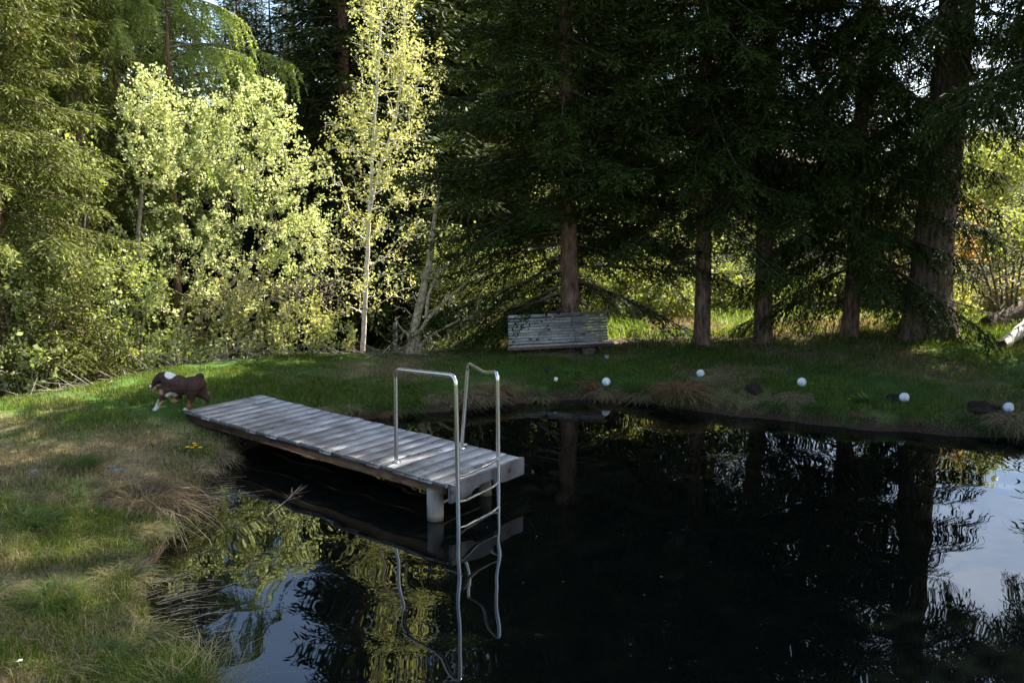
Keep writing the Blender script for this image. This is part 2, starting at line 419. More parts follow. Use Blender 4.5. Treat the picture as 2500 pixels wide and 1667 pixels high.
# ------------------------------------------------------------------ wooden jetty
ZD = .454
A_, B_ = np.array([-.683, 9.655, 0]), np.array([.097, 10.649, 0])
D_, C_ = np.array([-4.64, 12.915, 0]), np.array([-3.81, 13.99, 0])
ux = nrm(((D_ - A_) + (C_ - B_)) / 2); uy = nrm((B_ - A_)); uz = np.array([0, 0, 1.])
AX = np.array([ux, uy, uz]); JR = math.atan2(ux[1], ux[0])
Ld, Wd = 5.14, 1.28
def J(x, y, z): return A_ + ux * x + uy * y + uz * z
def plank_mat(name, dark, light, rot):
    m, n, l, b = newmat(name)
    tc = n.new("ShaderNodeTexCoord")
    mr0 = node(n, "ShaderNodeMapping", Rotation=(0, 0, rot)); l.new(tc.outputs['Object'], mr0.inputs['Vector'])
    at = node(n, "ShaderNodeAttribute", attribute_name='Col')
    sp = n.new("ShaderNodeSeparateColor"); l.new(at.outputs['Color'], sp.inputs[0])
    off = n.new("ShaderNodeCombineXYZ")
    mo = node(n, "ShaderNodeMath", operation='MULTIPLY'); mo.inputs[1].default_value = 37.0
    l.new(sp.outputs['Green'], mo.inputs[0]); l.new(mo.outputs[0], off.inputs['Z'])
    ad = node(n, "ShaderNodeVectorMath", operation='ADD'); l.new(mr0.outputs[0], ad.inputs[0]); l.new(off.outputs[0], ad.inputs[1])
    st = node(n, "ShaderNodeMapping", Scale=(28, 1.6, 1)); l.new(ad.outputs[0], st.inputs['Vector'])
    gn = node(n, "ShaderNodeTexNoise", Scale=1.6, Detail=7, Roughness=.65); l.new(st.outputs[0], gn.inputs['Vector'])
    rp = n.new("ShaderNodeValToRGB"); e = rp.color_ramp.elements
    e[0].position, e[1].position = .3, .68; e[0].color, e[1].color = (*dark, 1), (*light, 1)
    l.new(gn.outputs['Fac'], rp.inputs[0])
    bst = node(n, "ShaderNodeMapping", Scale=(.25, 1.0, 1)); l.new(ad.outputs[0], bst.inputs['Vector'])
    bl = node(n, "ShaderNodeTexNoise", Scale=3.2, Detail=4); l.new(bst.outputs[0], bl.inputs['Vector'])
    rb = n.new("ShaderNodeValToRGB"); e = rb.color_ramp.elements
    e[0].position, e[1].position = .32, .62; e[0].color, e[1].color = (.55, .52, .5, 1), (1.12, 1.12, 1.12, 1)
    l.new(bl.outputs['Fac'], rb.inputs[0])
    kst = node(n, "ShaderNodeMapping", Scale=(2.0, .8, 1)); l.new(ad.outputs[0], kst.inputs['Vector'])
    kn = node(n, "ShaderNodeTexVoronoi", Scale=5.5, Randomness=1.0); l.new(kst.outputs[0], kn.inputs['Vector'])
    rk = n.new("ShaderNodeValToRGB"); e = rk.color_ramp.elements
    e[0].position, e[1].position = .10, .20; e[0].color, e[1].color = (.16, .14, .13, 1), (1, 1, 1, 1)
    l.new(kn.outputs['Distance'], rk.inputs[0])
    cur = rp.outputs[0]
    for o in (rb.outputs[0], rk.outputs[0]):
        mu = node(n, "ShaderNodeMix", data_type='RGBA', blend_type='MULTIPLY'); mu.inputs['Factor'].default_value = 1
        l.new(cur, mu.inputs['A']); l.new(o, mu.inputs['B']); cur = mu.outputs['Result']
    sc = node(n, "ShaderNodeVectorMath", operation='SCALE'); l.new(cur, sc.inputs[0])
    ms = node(n, "ShaderNodeMath", operation='MULTIPLY'); ms.inputs[1].default_value = 2.0; l.new(sp.outputs['Red'], ms.inputs[0])
    l.new(ms.outputs[0], sc.inputs['Scale']); l.new(sc.outputs[0], b.inputs['Base Color'])
    b.inputs['Roughness'].default_value = .62; b.inputs['Specular IOR Level'].default_value = .4
    bp = node(n, "ShaderNodeBump", Strength=.5, Distance=.006); l.new(gn.outputs['Fac'], bp.inputs['Height']); l.new(bp.outputs[0], b.inputs['Normal'])
    return m
rng = np.random.default_rng(11)
M['deck'] = plank_mat('weathered_deck', (.20, .197, .20), (.45, .445, .455), -JR)
M['beam'] = noise_mat('jetty_beam', (.05, .03, .018), (.17, .10, .055), 6, (1, 1, 4), .85, .3, .01, rot=(0, 0, -JR))
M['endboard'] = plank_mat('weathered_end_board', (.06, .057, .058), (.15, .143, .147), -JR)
M['pile'] = noise_mat('concrete_pile', (.19, .16, .12), (.58, .52, .43), 6, (1, 1, .4), .9, .5, .012, use_col=True)
jo = (J(Ld / 2, Wd / 2, 0))
jetty = thing('wooden_jetty', 'weathered grey plank jetty reaching out from the left bank over the pond', 'jetty', jo)
g = Geo(); NP = 24; pw = Ld / NP
for i in range(NP):
    x = (i + .5) * pw; j = rng.uniform(-.022, .022); w = Wd + rng.uniform(-.01, .025)
    sag = -.02 * math.sin(PI * x / Ld)
    t = rng.normal(0, .0015)
    ax = np.array([nrm(ux + uz * t), uy, nrm(uz - ux * t)])
    box(g, J(x, Wd / 2 + j, ZD - .021 + sag * 0 + rng.uniform(-.003, .003)), (pw - rng.uniform(.008, .020), w, .042), ax,
        (rng.uniform(.40, .53), rng.uniform(), 0), .003)
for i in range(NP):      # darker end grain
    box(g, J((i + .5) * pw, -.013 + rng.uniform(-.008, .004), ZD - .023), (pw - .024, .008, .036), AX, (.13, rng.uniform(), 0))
for i in range(NP):      # screw heads over the beams
    for yy in (.06, Wd * .5, Wd - .06):
        for xx in (.25, .75): lathe(g, [(.007, .0), (.006, .0015), (.0005, .0018)], J((i + xx) * pw, yy, ZD + .002), 8, (.08, .5, 0))
g.build('deck_boards', M['deck'], jetty, jo)
for y0 in (.05, Wd - .05):
    g = Geo(); box(g, J(Ld / 2 + .05, y0, ZD - .042 - .058 - .002), (Ld - .1, .07, .115), AX, None, .006)
    g.build('side_beam', M['beam'], jetty, jo)
g = Geo(); box(g, J(Ld / 2 + .05, Wd / 2, ZD - .105), (Ld - .12, .07, .11), AX, None, .006)
g.build('middle_beam', M['beam'], jetty, jo)
g = Geo()     # end board with the notch cut from its lower edge
pro = [(0, 0), (Wd, 0), (Wd, -.2), (.80 * Wd * .93, -.205), (.735, -.185), (.70, -.12), (.40, -.125), (.32, -.2), (.0, -.215)]
pro = np.array(pro); k = len(pro); fr = np.array([J(-.047, p[0], ZD + .004 + p[1]) for p in pro]); bk = np.array([J(-.003, p[0], ZD + .004 + p[1]) for p in pro])
def ngon(g, P, col): g.add(P, [list(range(len(P)))], col)
cE = (.42, .3, 0)
for a in ((0, 1, 4, 5, 6, 7, 8), ): pass
ngon(g, fr[[0, 1, 2, 3, 4, 5]][::-1], cE); ngon(g, fr[[0, 5, 6, 7, 8]][::-1], cE); ngon(g, bk[[0, 1, 2, 3, 4, 5]], cE); ngon(g, bk[[0, 5, 6, 7, 8]], cE)
for i in range(k):
    jn = (i + 1) % k; ngon(g, np.array([fr[i], fr[jn], bk[jn], bk[i]]), (.5, .3, 0))
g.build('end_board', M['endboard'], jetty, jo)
pf, pb = at_z(1063, 1274 - 8, 0), at_z(1184.6, 1212 - 6, 0)
for p, r in ((pf, .092), (pb, .075)):
    pr = [(r * .98, -.6), (r, -.02), (r, .03), (r, .055), (r * 1.0, .15), (r * .98, .34), (0.001, .34)]
    g = Geo(); lathe(g, pr, p, 28, np.repeat(np.array([[.2, .2, .15], [.2, .2, .15], [.24, .23, .18], [.46, .46, .44], [.5, .5, .5], [.5, .5, .5], [.5, .5, .5]]), 28, 0))
    g.build('pile', M['pile'], jetty, jo, True)
g = Geo(); tube(g, [pf + [0, .05, .13], pb + [0, .05, .13]], .017, 10)
g.build('cross_tube', M['pile'], jetty, jo, True)

# ------------------------------------------------------------------ stainless ladder
m, n, l, b = newmat('brushed_steel')
b.inputs['Base Color'].default_value = (.62, .60, .575, 1); b.inputs['Metallic'].default_value = 1; b.inputs['Roughness'].default_value = .24
M['steel'] = m
def bent(pts, r=.1, m_=7):
    """polyline with rounded corners"""
    pts = [np.asarray(p, float) for p in pts]; out = [pts[0]]
    for i in range(1, len(pts) - 1):
        a, b, c = pts[i - 1], pts[i], pts[i + 1]
        rr = min(r, np.linalg.norm(a - b) * .45, np.linalg.norm(c - b) * .45)
        p, q2 = b + nrm(a - b) * rr, b + nrm(c - b) * rr
        for t in np.linspace(0, 1, m_): out.append((1 - t) ** 2 * p + 2 * t * (1 - t) * b + t * t * q2)
    out.append(pts[-1]); return np.array(out)
PL, PR = at_z(1119.6, 1296, 0), at_z(1217.2, 1242, 0)
FL, FR = at_z(967.6, 1128.4, ZD), at_z(1126.9, 1094.8, ZD)
lo_ = (PL + PR) / 2
ladder = thing('pool_ladder', 'stainless steel bathing ladder with two tall handrails at the jetty end', 'ladder', lo_)
tL, tR = at_y(1113, 917, PL[1]), at_y(1215, 908, PR[1])
rL, rR = at_y(966, 901, FL[1]), at_y(1143, 886, FR[1])
rt = .0235
g = Geo(); tube(g, bent([FL, rL, tL, PL, PL + [0, 0, -.9] + (PL - tL) * .02], .105, 8), rt, 14); g.build('handrail', M['steel'], ladder, lo_, True)
kk = rR * .40 + tR * .60 + np.array([0, 0, -.055])
g = Geo(); tube(g, bent([FR, rR, kk, tR, PR, PR + [0, 0, -.9]], .10, 8), rt, 14); g.build('handrail', M['steel'], ladder, lo_, True)
for f in (FL, FR):
    g = Geo(); lathe(g, [(.001, .008), (.05, .008), (.05, .0), (.001, 0)], f + [0, 0, .003], 20); g.build('foot_flange', M['steel'], ladder, lo_, True)
back = nrm(ux) * -.03
for z in (.585, .305, .02, -.27):
    a, b2 = PL + [0, 0, z + .01], PR + [0, 0, z]
    e = nrm(b2 - a)
    g = Geo(); tube(g, bent([a + e * .01, a + e * .05 + [0, 0, -.0], a + e * .12 + back * 0 + [0, 0, -.016], b2 - e * .12 + [0, 0, -.016], b2 - e * .05, b2 - e * .01], .03, 5), .0155, 10)
    g.build('rung', M['steel'], ladder, lo_, True)
for p in (PL, PR):
    g = Geo(); q0 = p + [0, 0, .49]; tube(g, [q0 + ux * -.03, q0 + ux * .22], .008, 8)
    g.build('fixing_bolt', M['steel'], ladder, lo_, True)

# ------------------------------------------------------------------ bench
M['bench'] = plank_mat('bench_slats', (.44, .405, .385), (.72, .68, .65), PI / 2)
M['bench_dark'] = noise_mat('bench_legs', (.02, .014, .01), (.06, .04, .03), 9)
M['red'] = noise_mat('bench_edge', (.16, .075, .05), (.26, .14, .10), 9)
YB = 18.0
bl0, bl1 = at_y(1240, 853, YB), at_y(1499, 841, YB + .0)      # front lower edge of the seat
bench = thing('park_bench', 'long slatted grey bench leaning to the left under the spruces', 'bench', (0, 0, 0))
bc = (bl0 + bl1) / 2; bench.location = bc
ex = nrm(bl1 - bl0); ey_ = nrm(np.cross([0, 0, 1.], ex)); ez = np.cross(ex, ey_)
BW = np.linalg.norm(bl1 - bl0)
def Bp(x, y, z): return bc + ex * x + ey_ * y + ez * z
rng = np.random.default_rng(4)
g = Geo()
for i in range(3):
    box(g, Bp(.0 + .02 * i, .05 + i * .085, .015), (BW - .03 * i, .078, .03), np.array([ex, ey_, ez]), (rng.uniform(.42, .56), rng.uniform(), 0), .004)
g.build('seat', M['bench'], bench, bc)
g = Geo(); box(g, Bp(0, .004, .005), (BW, .012, .05), np.array([ex, ey_, ez]), None, .002); g.build('seat_edge', M['red'], bench, bc)
by = nrm(ey_ * .40 + ez * .92); bn = np.cross(ex, by)
g = Geo()
for i in range(10):
    o_ = (i * .0575 + .05 + (.022 if i == 9 else 0))
    c = Bp(-.035, .27, .02) + by * o_
    box(g, c, (BW - .10, .0445 if i < 9 else .06, .026), np.array([ex, by, bn]), (rng.uniform(.4, .56), rng.uniform(), 0), .004)
g.build('backrest', M['bench'], bench, bc)
for sx in (-.80, .0, .80):
    g = Geo()
    box(g, Bp(sx, .30, .02) + by * .28 + bn * -.03, (.05, .60, .03), np.array([ex, by, bn]))
    g.build('back_support', M['bench_dark'], bench, bc)
for sx in (-.76, .70):
    g = Geo(); box(g, Bp(sx, .17, -.2), (.10, .22, .40), np.array([ex, ey_, ez]), None, .01); g.build('leg', M['bench_dark'], bench, bc)
M['stump'] = noise_mat('stump_wood', (.025, .018, .014), (.10, .075, .055), 9, (1, 1, 2), .9, .5, .02)
def stump(name, label, c, r, hh, seed, cat='log'):
    rg = np.random.default_rng(seed); g = Geo()
    a = np.linspace(0, 2 * PI, 22, endpoint=False); w = 1 + .1 * np.sin(3 * a + seed) + rg.normal(0, .03, 22)
    rows = []
    for z, s in ((0, 1.1), (hh * .3, 1.02), (hh * .92, .98), (hh, .93), (hh, .01)):
        rows.append(np.stack([r * s * w * np.cos(a), r * s * w * np.sin(a), np.full(22, z)], -1))
    V = np.array(rows); idx = np.arange(5 * 22).reshape(5, 22)
    qq = np.stack([idx[:-1], np.roll(idx[:-1], -1, 1), np.roll(idx[1:], -1, 1), idx[1:]], -1).reshape(-1, 4)
    g.add(V.reshape(-1, 3) + c, qq); return tag(g.build(name, M['stump'], None, c), label, cat)
gz = onground(1.6, 18.2)
stump('cut_log', 'short cut log block standing under the right part of the bench', at_y(1437, 872, 18.15), .13, .2, 3)
stump('round_stump', 'dark low stump in shadow under the middle of the bench', at_y(1392, 872, 18.35), .11, .17, 5)

# ------------------------------------------------------------------ globe lamps and small things on the grass
m, n, l, b = newmat('opal_globe'); b.inputs['Base Color'].default_value = (.82, .83, .86, 1); b.inputs['Roughness'].default_value = .25
b.inputs['Subsurface Weight'].default_value = .0; no = node(n, "ShaderNodeTexNoise", Scale=14, Detail=5); tc = n.new("ShaderNodeTexCoord"); l.new(tc.outputs['Object'], no.inputs['Vector'])
rp = n.new("ShaderNodeValToRGB"); e = rp.color_ramp.elements; e[0].position, e[1].position = .34, .56; e[0].color, e[1].color = (.42, .42, .40, 1), (.80, .81, .84, 1)
l.new(no.outputs['Fac'], rp.inputs[0]); l.new(rp.outputs[0], b.inputs['Base Color']); M['opal'] = m
m, n, l, b = newmat('black_plastic'); b.inputs['Base Color'].default_value = (.012, .012, .014, 1); b.inputs['Roughness'].default_value = .4; M['black'] = m
def sphere_prof(r, k=16): a = np.linspace(-PI / 2 + .01, PI / 2 - .01, k); return np.column_stack([r * np.cos(a), r * np.sin(a)])
GL = [(1480, 932, 10.5, 'white globe lamp on the grass below the bench, nearest to the jetty'),
      (1710, 911, 9.5, 'white globe lamp highest up the bank, above the big straw tussock'),
      (1957, 933, 10.5, 'white globe lamp directly above its own clear reflection, right of the dark soil patch'),
      (2207, 971, 11, 'white globe lamp half sunk in leafy grass beside a small dark molehill'),
      (2461, 996, 11.5, 'white globe lamp half hidden in the grass to the right of the largest molehill')]
for px, py, rp_, lab in GL:
    c = ground(px, py + rp_ * .75); D = np.linalg.norm(c - [0, 0, CAM_H]); r = rp_ * D / FPX
    c = np.array([c[0], c[1], c[2] + r * .72])
    t = thing('globe_lamp', lab, 'garden lamp', c - [0, 0, r], 'white globe lamps along the far bank')
    g = Geo(); lathe(g, sphere_prof(r), c, 24); g.build('globe', M['opal'], t, c - [0, 0, r], True)
    g = Geo(); lathe(g, [(r * .35, -r * 1.12), (r * .36, -r * .9), (r * .2, -r * .88)], c, 16)
    tube(g, [c - [0, 0, r * 1.1], c - [0, 0, r * 3]], .008, 6); g.build('ground_spike', M['black'], t, c - [0, 0, r])
c = ground(1335, 928); t = thing('solar_spotlight', 'small black solar spotlight on a thin stake in front of the bench', 'garden lamp', c)
g = Geo(); tube(g, [c - [0, 0, .1], c + [0, 0, .18]], .009, 8); g.build('stake', M['black'], t, c)
tl = np.array([[.95, .2, -.22], [-.2, .97, .1], [.23, -.05, .97]])
g = Geo(); box(g, c + [-.01, 0, .20], (.125, .10, .018), tl, None, .004); g.build('solar_panel', M['black'], t, c)
g = Geo(); lathe(g, [(.02, 0), (.03, .03), (.032, .05), (.001, .055)], c + [0, -.02, .14], 14); g.build('lamp_head', M['black'], t, c)
m, n, l, b = newmat('white_paper'); b.inputs['Base Color'].default_value = (.75, .75, .70, 1); M['paper'] = m
c = ground(1357, 934); t = thing('plant_marker', 'little white card on a wire stuck in the bank near the black spotlight', 'marker', c)
g = Geo(); box(g, c + [0, 0, .055], (.06, .006, .075), np.array([[.97, .1, -.22], [-.1, .99, 0], [.22, .02, .97]])); g.build('card', M['paper'], t, c)
g = Geo(); tube(g, [c + [0, .005, -.05], c + [0, .005, .05]], .003, 5); g.build('wire', M['black'], t, c)
m, n, l, b = newmat('lantern_glass'); b.inputs['Base Color'].default_value = (.30, .42, .47, 1); b.inputs['Roughness'].default_value = .1
no = node(n, "ShaderNodeTexNoise", Scale=40); rp = n.new("ShaderNodeValToRGB"); rp.color_ramp.elements[0].color = (.05, .09, .11, 1); rp.color_ramp.elements[1].color = (.26, .33, .36, 1)
l.new(no.outputs['Fac'], rp.inputs[0]); l.new(rp.outputs[0], b.inputs['Base Color']); M['lglass'] = m
c = ground(1481, 877); t = thing('lantern_jar', 'small pale blue glass jar lantern by the right bench leg', 'lantern', c)
g = Geo(); lathe(g, [(.001, .002), (.035, .002), (.04, .02), (.04, .06), (.03, .075)], c, 16); g.build('glass', M['lglass'], t, c, True)
g = Geo(); lathe(g, [(.033, .07), (.035, .085), (.001, .09)], c, 16); g.build('lid', M['stone'], t, c, True)

# fence posts
M['post'] = noise_mat('old_post', (.07, .065, .055), (.24, .225, .20), 8, (3, 3, .7), .95, .5, .02)
def post(label, px, py0, py1, Y, r, mat, name='fence_post'):
    a, b2 = at_y(px, py1, Y), at_y(px, py0, Y)
    g = Geo(); tube(g, [a - [0, 0, .5], a, (a + b2) / 2 + [.006, 0, 0], b2 - [0, 0, .03], b2], [r, r, r * .97, r * .95, r * .7], 10)
    return tag(g.build(name, mat, None, a), label, 'post')
post('grey weathered fence post standing in the shade right of the birch', 964, 788, 858, 19.6, .045, M['post'])
post('short black post between the second and third spruce trunks from the right', 1918, 822, 872, 19.6, .055, M['bench_dark'])
post('thin pale stake at the edge of the left thicket', 163, 962, 976, 15.2, .012, M['paper'])

# ------------------------------------------------------------------ conifers
def spruce_crown(rng, Ht, Rad, h0, zfine=7.5, gap=.30, nb=5, hang=.35, droop=.30, dens=1.0, palette=None, top_pow=.85,
                 axis_lean=(0, 0), sector=None, low_keep=.5, h_keep=0, rexp=1.0, coarse=2.4, cl=.125, cw=.029):
    """needle cards, woody branch edges of one conifer, all relative to the trunk base"""
    bp, bd, bl_, bco = [], [], [], []          # branchlets: base, direction, length, coarse flag
    eA, eB, er0, er1 = [], [], [], []
    z = h0
    while z < Ht - .15:
        fine = z < zfine
        n_ = nb if fine else max(3, nb - 1)
        ph = rng.uniform(0, 2 * PI)
        for k in range(n_):
            if z < h_keep and rng.random() > low_keep: continue
            az = ph + 2 * PI * k / n_ + rng.normal(0, .25)
            if sector is not None and not sector(az, z): continue
            fz = z / Ht
            L = Rad * (1 - fz) ** top_pow * rng.uniform(.65, 1.12) ** rexp + .12
            t = np.linspace(0, 1, 9)
            out = np.array([math.cos(az), math.sin(az), 0.])
            side = np.array([-out[1], out[0], 0])
            e0 = .55 * fz - .12 + rng.normal(0, .17)
            bend = rng.normal(0, .12)
            zz = L * (e0 * t - droop * (1 - fz * .7) * t ** 1.6 + .22 * droop * t ** 4)
            P = out * (L * t)[:, None] + side * (bend * L * t ** 2)[:, None]
            P[:, 2] += zz + z
            P[:, 0] += axis_lean[0] * z; P[:, 1] += axis_lean[1] * z
            rb = .004 + .009 * L
            eA.append(P[:-1]); eB.append(P[1:]); er0.append(rb * (1 - t[:-1] * .93)); er1.append(rb * (1 - t[1:] * .93))
            st = (.075 if fine else .17) / dens
            m_ = max(4, int(L / st))
            tt = np.repeat(np.linspace(.12, 1, m_), 2) + rng.uniform(-.02, .02, m_ * 2)
            tt = np.clip(tt, .02, 1)
            keep = rng.random(len(tt)) < (.35 + .65 * sstep(.08, .45, tt)); tt = tt[keep]
            sg = np.tile([1., -1.], m_)[keep]
            f = tt * 8; i = np.minimum(f.astype(int), 7); fr_ = (f - i)[:, None]
            P0 = P[i] * (1 - fr_) + P[i + 1] * fr_
            T = nrm(P[i + 1] - P[i])
            a_ = rng.uniform(.75, 1.15, len(tt)) * (1 - .45 * tt)
            Dv = T * np.cos(a_)[:, None] + side * (np.sin(a_) * sg)[:, None]
            Dv[:, 2] += rng.normal(-hang * .55, .24, len(tt))
            ll = L * .34 * (1 - tt * .62) * rng.uniform(.6, 1.15, len(tt)) + .07
            bp.append(P0); bd.append(nrm(Dv)); bl_.append(ll); bco.append(np.full(len(tt), 0. if fine else 1.))
            if fine and hang > .3:                # pendent combs
                nh = int(m_ * hang * 1.1); ti = np.minimum(rng.uniform(.15, .98, nh) * 8, 7.99); i = ti.astype(int); fr_ = (ti - i)[:, None]
                P0 = P[i] * (1 - fr_) + P[i + 1] * fr_
                Dv = np.column_stack([rng.normal(0, .22, nh) + out[0] * .2, rng.normal(0, .22, nh) + out[1] * .2, -np.ones(nh)])
                bp.append(P0); bd.append(nrm(Dv)); bl_.append(rng.uniform(.15, .2 + .55 * hang, nh)); bco.append(np.zeros(nh))
        z += gap * rng.uniform(.7, 1.3) * (1 if fine else 1.25)
    bp, bd, bl_, bco = map(np.concatenate, (bp, bd, bl_, bco))
    step = np.where(bco > 0, .11, .033) / dens
    cnt = np.maximum(2, (bl_ / step).astype(int))
    rep = np.repeat(np.arange(len(bp)), cnt); s = np.concatenate([np.linspace(0, 1, c) for c in cnt]) * bl_[rep]
    n = len(rep)
    C = bp[rep] + bd[rep] * s[:, None]
    C[:, 2] -= hang * .55 * s ** 2
    D0 = bd[rep].copy(); D0[:, 2] -= hang * 1.1 * s
    D0 = nrm(D0); Sd = nrm(np.cross(D0, np.array([0, 0, 1.]) + rng.normal(0, .01, (n, 3))))
    ang = rng.uniform(.35, .95, n) * np.where(rng.random(n) < .5, 1, -1)
    Dc = D0 * np.cos(ang)[:, None] + Sd * np.sin(ang)[:, None]; Dc[:, 2] += rng.normal(.02, .22, n)
    co = bco[rep]
    Lc = rng.uniform(.7, 1.25, n) * cl * (1 + (coarse - 1) * co); Wc = rng.uniform(.75, 1.2, n) * cw * (1 + (coarse - 1) * co)
    N = np.column_stack([rng.normal(0, .45, n), rng.normal(0, .45, n), np.ones(n)])
    pal = np.array(palette)
    tipf = (s / bl_[rep])
    pick = rng.random(len(bp))[rep] * .55 + rng.random(n) * .25 + .2 * tipf
    colr = pal[0] * (1 - pick)[:, None] + pal[1] * pick[:, None]
    tops = C + 0
    return C, Dc, N, Lc, Wc, colr, (np.concatenate(eA), np.concatenate(eB), np.concatenate(er0), np.concatenate(er1))

def trunk_mesh(g, Ht, r0, lean=(0, 0), flare=.35, k=20, rng=None, dz=.35, wob=.03, ztop=None):
    zz = np.concatenate([[-.6, -.2, 0, .08, .18, .32, .5], np.arange(.8, Ht, dz if Ht < 12 else .6)])
    a = np.linspace(0, 2 * PI, k, endpoint=False); ph = rng.uniform(0, 6)
    rows = []
    for z in zz:
        r = r0 * (1 - max(z, 0) / (Ht * 1.02)) ** .8 * (1 + flare * math.exp(-max(z, 0) / (r0 * 1.6)))
        w = 1 + flare * .45 * math.exp(-max(z, 0) / (r0 * 1.8)) * np.sin(5 * a + ph) + .025 * np.sin(3 * a + z * 2 + ph) + rng.normal(0, .012, k)
        rows.append(np.stack([lean[0] * z + wob * r0 * math.sin(z * 1.1 + ph) + r * w * np.cos(a), lean[1] * z + r * w * np.sin(a), np.full(k, z)], -1))
    V = np.array(rows); idx = np.arange(len(zz) * k).reshape(len(zz), k)
    q = np.stack([idx[:-1], np.roll(idx[:-1], -1, 1), np.roll(idx[1:], -1, 1), idx[1:]], -1).reshape(-1, 4)
    g.add(V.reshape(-1, 3), q)

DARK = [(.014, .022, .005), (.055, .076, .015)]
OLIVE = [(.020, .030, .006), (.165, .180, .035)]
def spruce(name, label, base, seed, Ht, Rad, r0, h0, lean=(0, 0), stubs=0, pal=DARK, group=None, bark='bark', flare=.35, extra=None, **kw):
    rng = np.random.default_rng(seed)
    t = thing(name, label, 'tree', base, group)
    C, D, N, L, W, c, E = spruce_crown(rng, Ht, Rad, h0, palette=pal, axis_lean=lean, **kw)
    g = Geo(); trunk_mesh(g, Ht, r0, lean, flare, 22 if r0 > .12 else 10, rng)
    small = Ht < 4
    if small: prisms(g, *E, k=3)
    tr = g.build('trunk', M[bark], t, (0, 0, 0), not small)
    g = Geo(); cards(g, C, D, N, L, W, c)
    cr = g.build('crown', M['needles'], t)
    if small: return t
    g = Geo(); prisms(g, *E, k=3)
    if stubs:
        for i in range(stubs):
            z = rng.uniform(.5, max(h0 * 1.5, 1.6)); az = rng.uniform(0, 2 * PI); Ls = rng.uniform(.25, 1.9)
            u = np.linspace(0, 1, 7); o = np.array([math.cos(az), math.sin(az), 0]); sd = np.array([-o[1], o[0], 0])
            P = o * (Ls * u)[:, None] + sd * (rng.normal(0, .25) * Ls * u ** 2)[:, None]
            P[:, 2] = z + Ls * (rng.uniform(-.25, .1) * u - .25 * u ** 2); P[:, 0] += lean[0] * z
            prisms(g, P[:-1], P[1:], .010 * (1 - .85 * u[:-1]), .010 * (1 - .85 * u[1:]))
            for j in range(int(Ls * 9)):
                q = P[rng.integers(2, 7)]; dd_ = nrm(o * .5 + sd * rng.normal(0, .9) + np.array([0, 0, rng.normal(-.35, .3)]))
                l_ = rng.uniform(.1, .4); prisms(g, [q, q + dd_ * l_], [q + dd_ * l_, q + dd_ * l_ * 1.6 + np.array([0, 0, -.08])], [.005, .003], [.003, .0015])
    g.build('branches', M['deadtwig'], t)
    return t

def pbase(px, py, z): p = at_z(px, py, z); return onground(p[0], p[1])
GRP_ROW = None
b1 = onground(*at_y(1393, 870, 18.9)[:2])
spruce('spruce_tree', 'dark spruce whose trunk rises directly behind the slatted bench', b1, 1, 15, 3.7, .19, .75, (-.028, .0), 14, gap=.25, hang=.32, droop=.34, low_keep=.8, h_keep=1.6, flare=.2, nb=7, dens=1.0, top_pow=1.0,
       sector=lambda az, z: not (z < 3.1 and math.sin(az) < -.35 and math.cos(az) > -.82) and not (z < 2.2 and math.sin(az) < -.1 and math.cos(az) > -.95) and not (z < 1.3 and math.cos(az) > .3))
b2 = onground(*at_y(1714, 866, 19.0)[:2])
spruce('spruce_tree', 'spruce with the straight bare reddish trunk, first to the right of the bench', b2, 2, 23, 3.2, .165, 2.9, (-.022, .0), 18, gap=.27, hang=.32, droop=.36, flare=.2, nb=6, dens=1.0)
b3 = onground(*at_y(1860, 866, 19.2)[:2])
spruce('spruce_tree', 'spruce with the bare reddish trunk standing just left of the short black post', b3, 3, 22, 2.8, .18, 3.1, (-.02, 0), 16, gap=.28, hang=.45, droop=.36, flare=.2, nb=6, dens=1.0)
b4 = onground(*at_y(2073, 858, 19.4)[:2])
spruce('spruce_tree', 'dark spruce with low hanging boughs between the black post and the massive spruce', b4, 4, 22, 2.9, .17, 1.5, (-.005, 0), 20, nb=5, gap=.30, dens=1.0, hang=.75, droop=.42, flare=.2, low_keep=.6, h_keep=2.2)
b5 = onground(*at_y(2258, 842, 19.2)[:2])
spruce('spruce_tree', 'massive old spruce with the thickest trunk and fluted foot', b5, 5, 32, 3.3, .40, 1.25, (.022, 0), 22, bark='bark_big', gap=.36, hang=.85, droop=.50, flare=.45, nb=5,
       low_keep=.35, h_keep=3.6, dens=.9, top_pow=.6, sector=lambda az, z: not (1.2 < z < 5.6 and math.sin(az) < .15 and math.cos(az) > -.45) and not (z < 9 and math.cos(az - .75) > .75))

# off-frame neighbours that overhang from the right and shade the pond
spruce('spruce_tree', 'spruce beyond the right edge whose drooping boughs hang into the upper right corner', onground(9.2, 14.0), 6, 24, 3.2, .24, 4.9, (0, 0), 0, gap=.28, hang=.9, droop=.36, dens=1.0, nb=6)
spruce('spruce_tree', 'tall spruce just outside the right edge behind the overhanging boughs', onground(11.8, 18.6), 8, 30, 3.6, .24, 6.2, (0, 0), 0, gap=.30, hang=.8, droop=.36, dens=1.0, nb=6, top_pow=.6)
FAR = [(13.2, 17.0, 25, 3.6, 71), (12.6, 11.6, 24, 3.6, 72), (15.5, 14.6, 27, 3.9, 74), (11.8, 8.0, 22, 3.5, 75), (15.2, 8.5, 24, 3.6, 77)]
tmpl = None
for x, y, hh, rr, sd in FAR:
    if tmpl is None:
        tmpl = spruce('spruce_tree', 'tall spruce outside the right edge shading the pond', onground(x, y), sd, hh, rr, .24, 1.5, zfine=0, gap=.42, nb=6, coarse=1.9, group='shading spruces beyond the right edge')
    else: copy_thing(tmpl, onground(x, y), sd * 1.3, hh / 25)

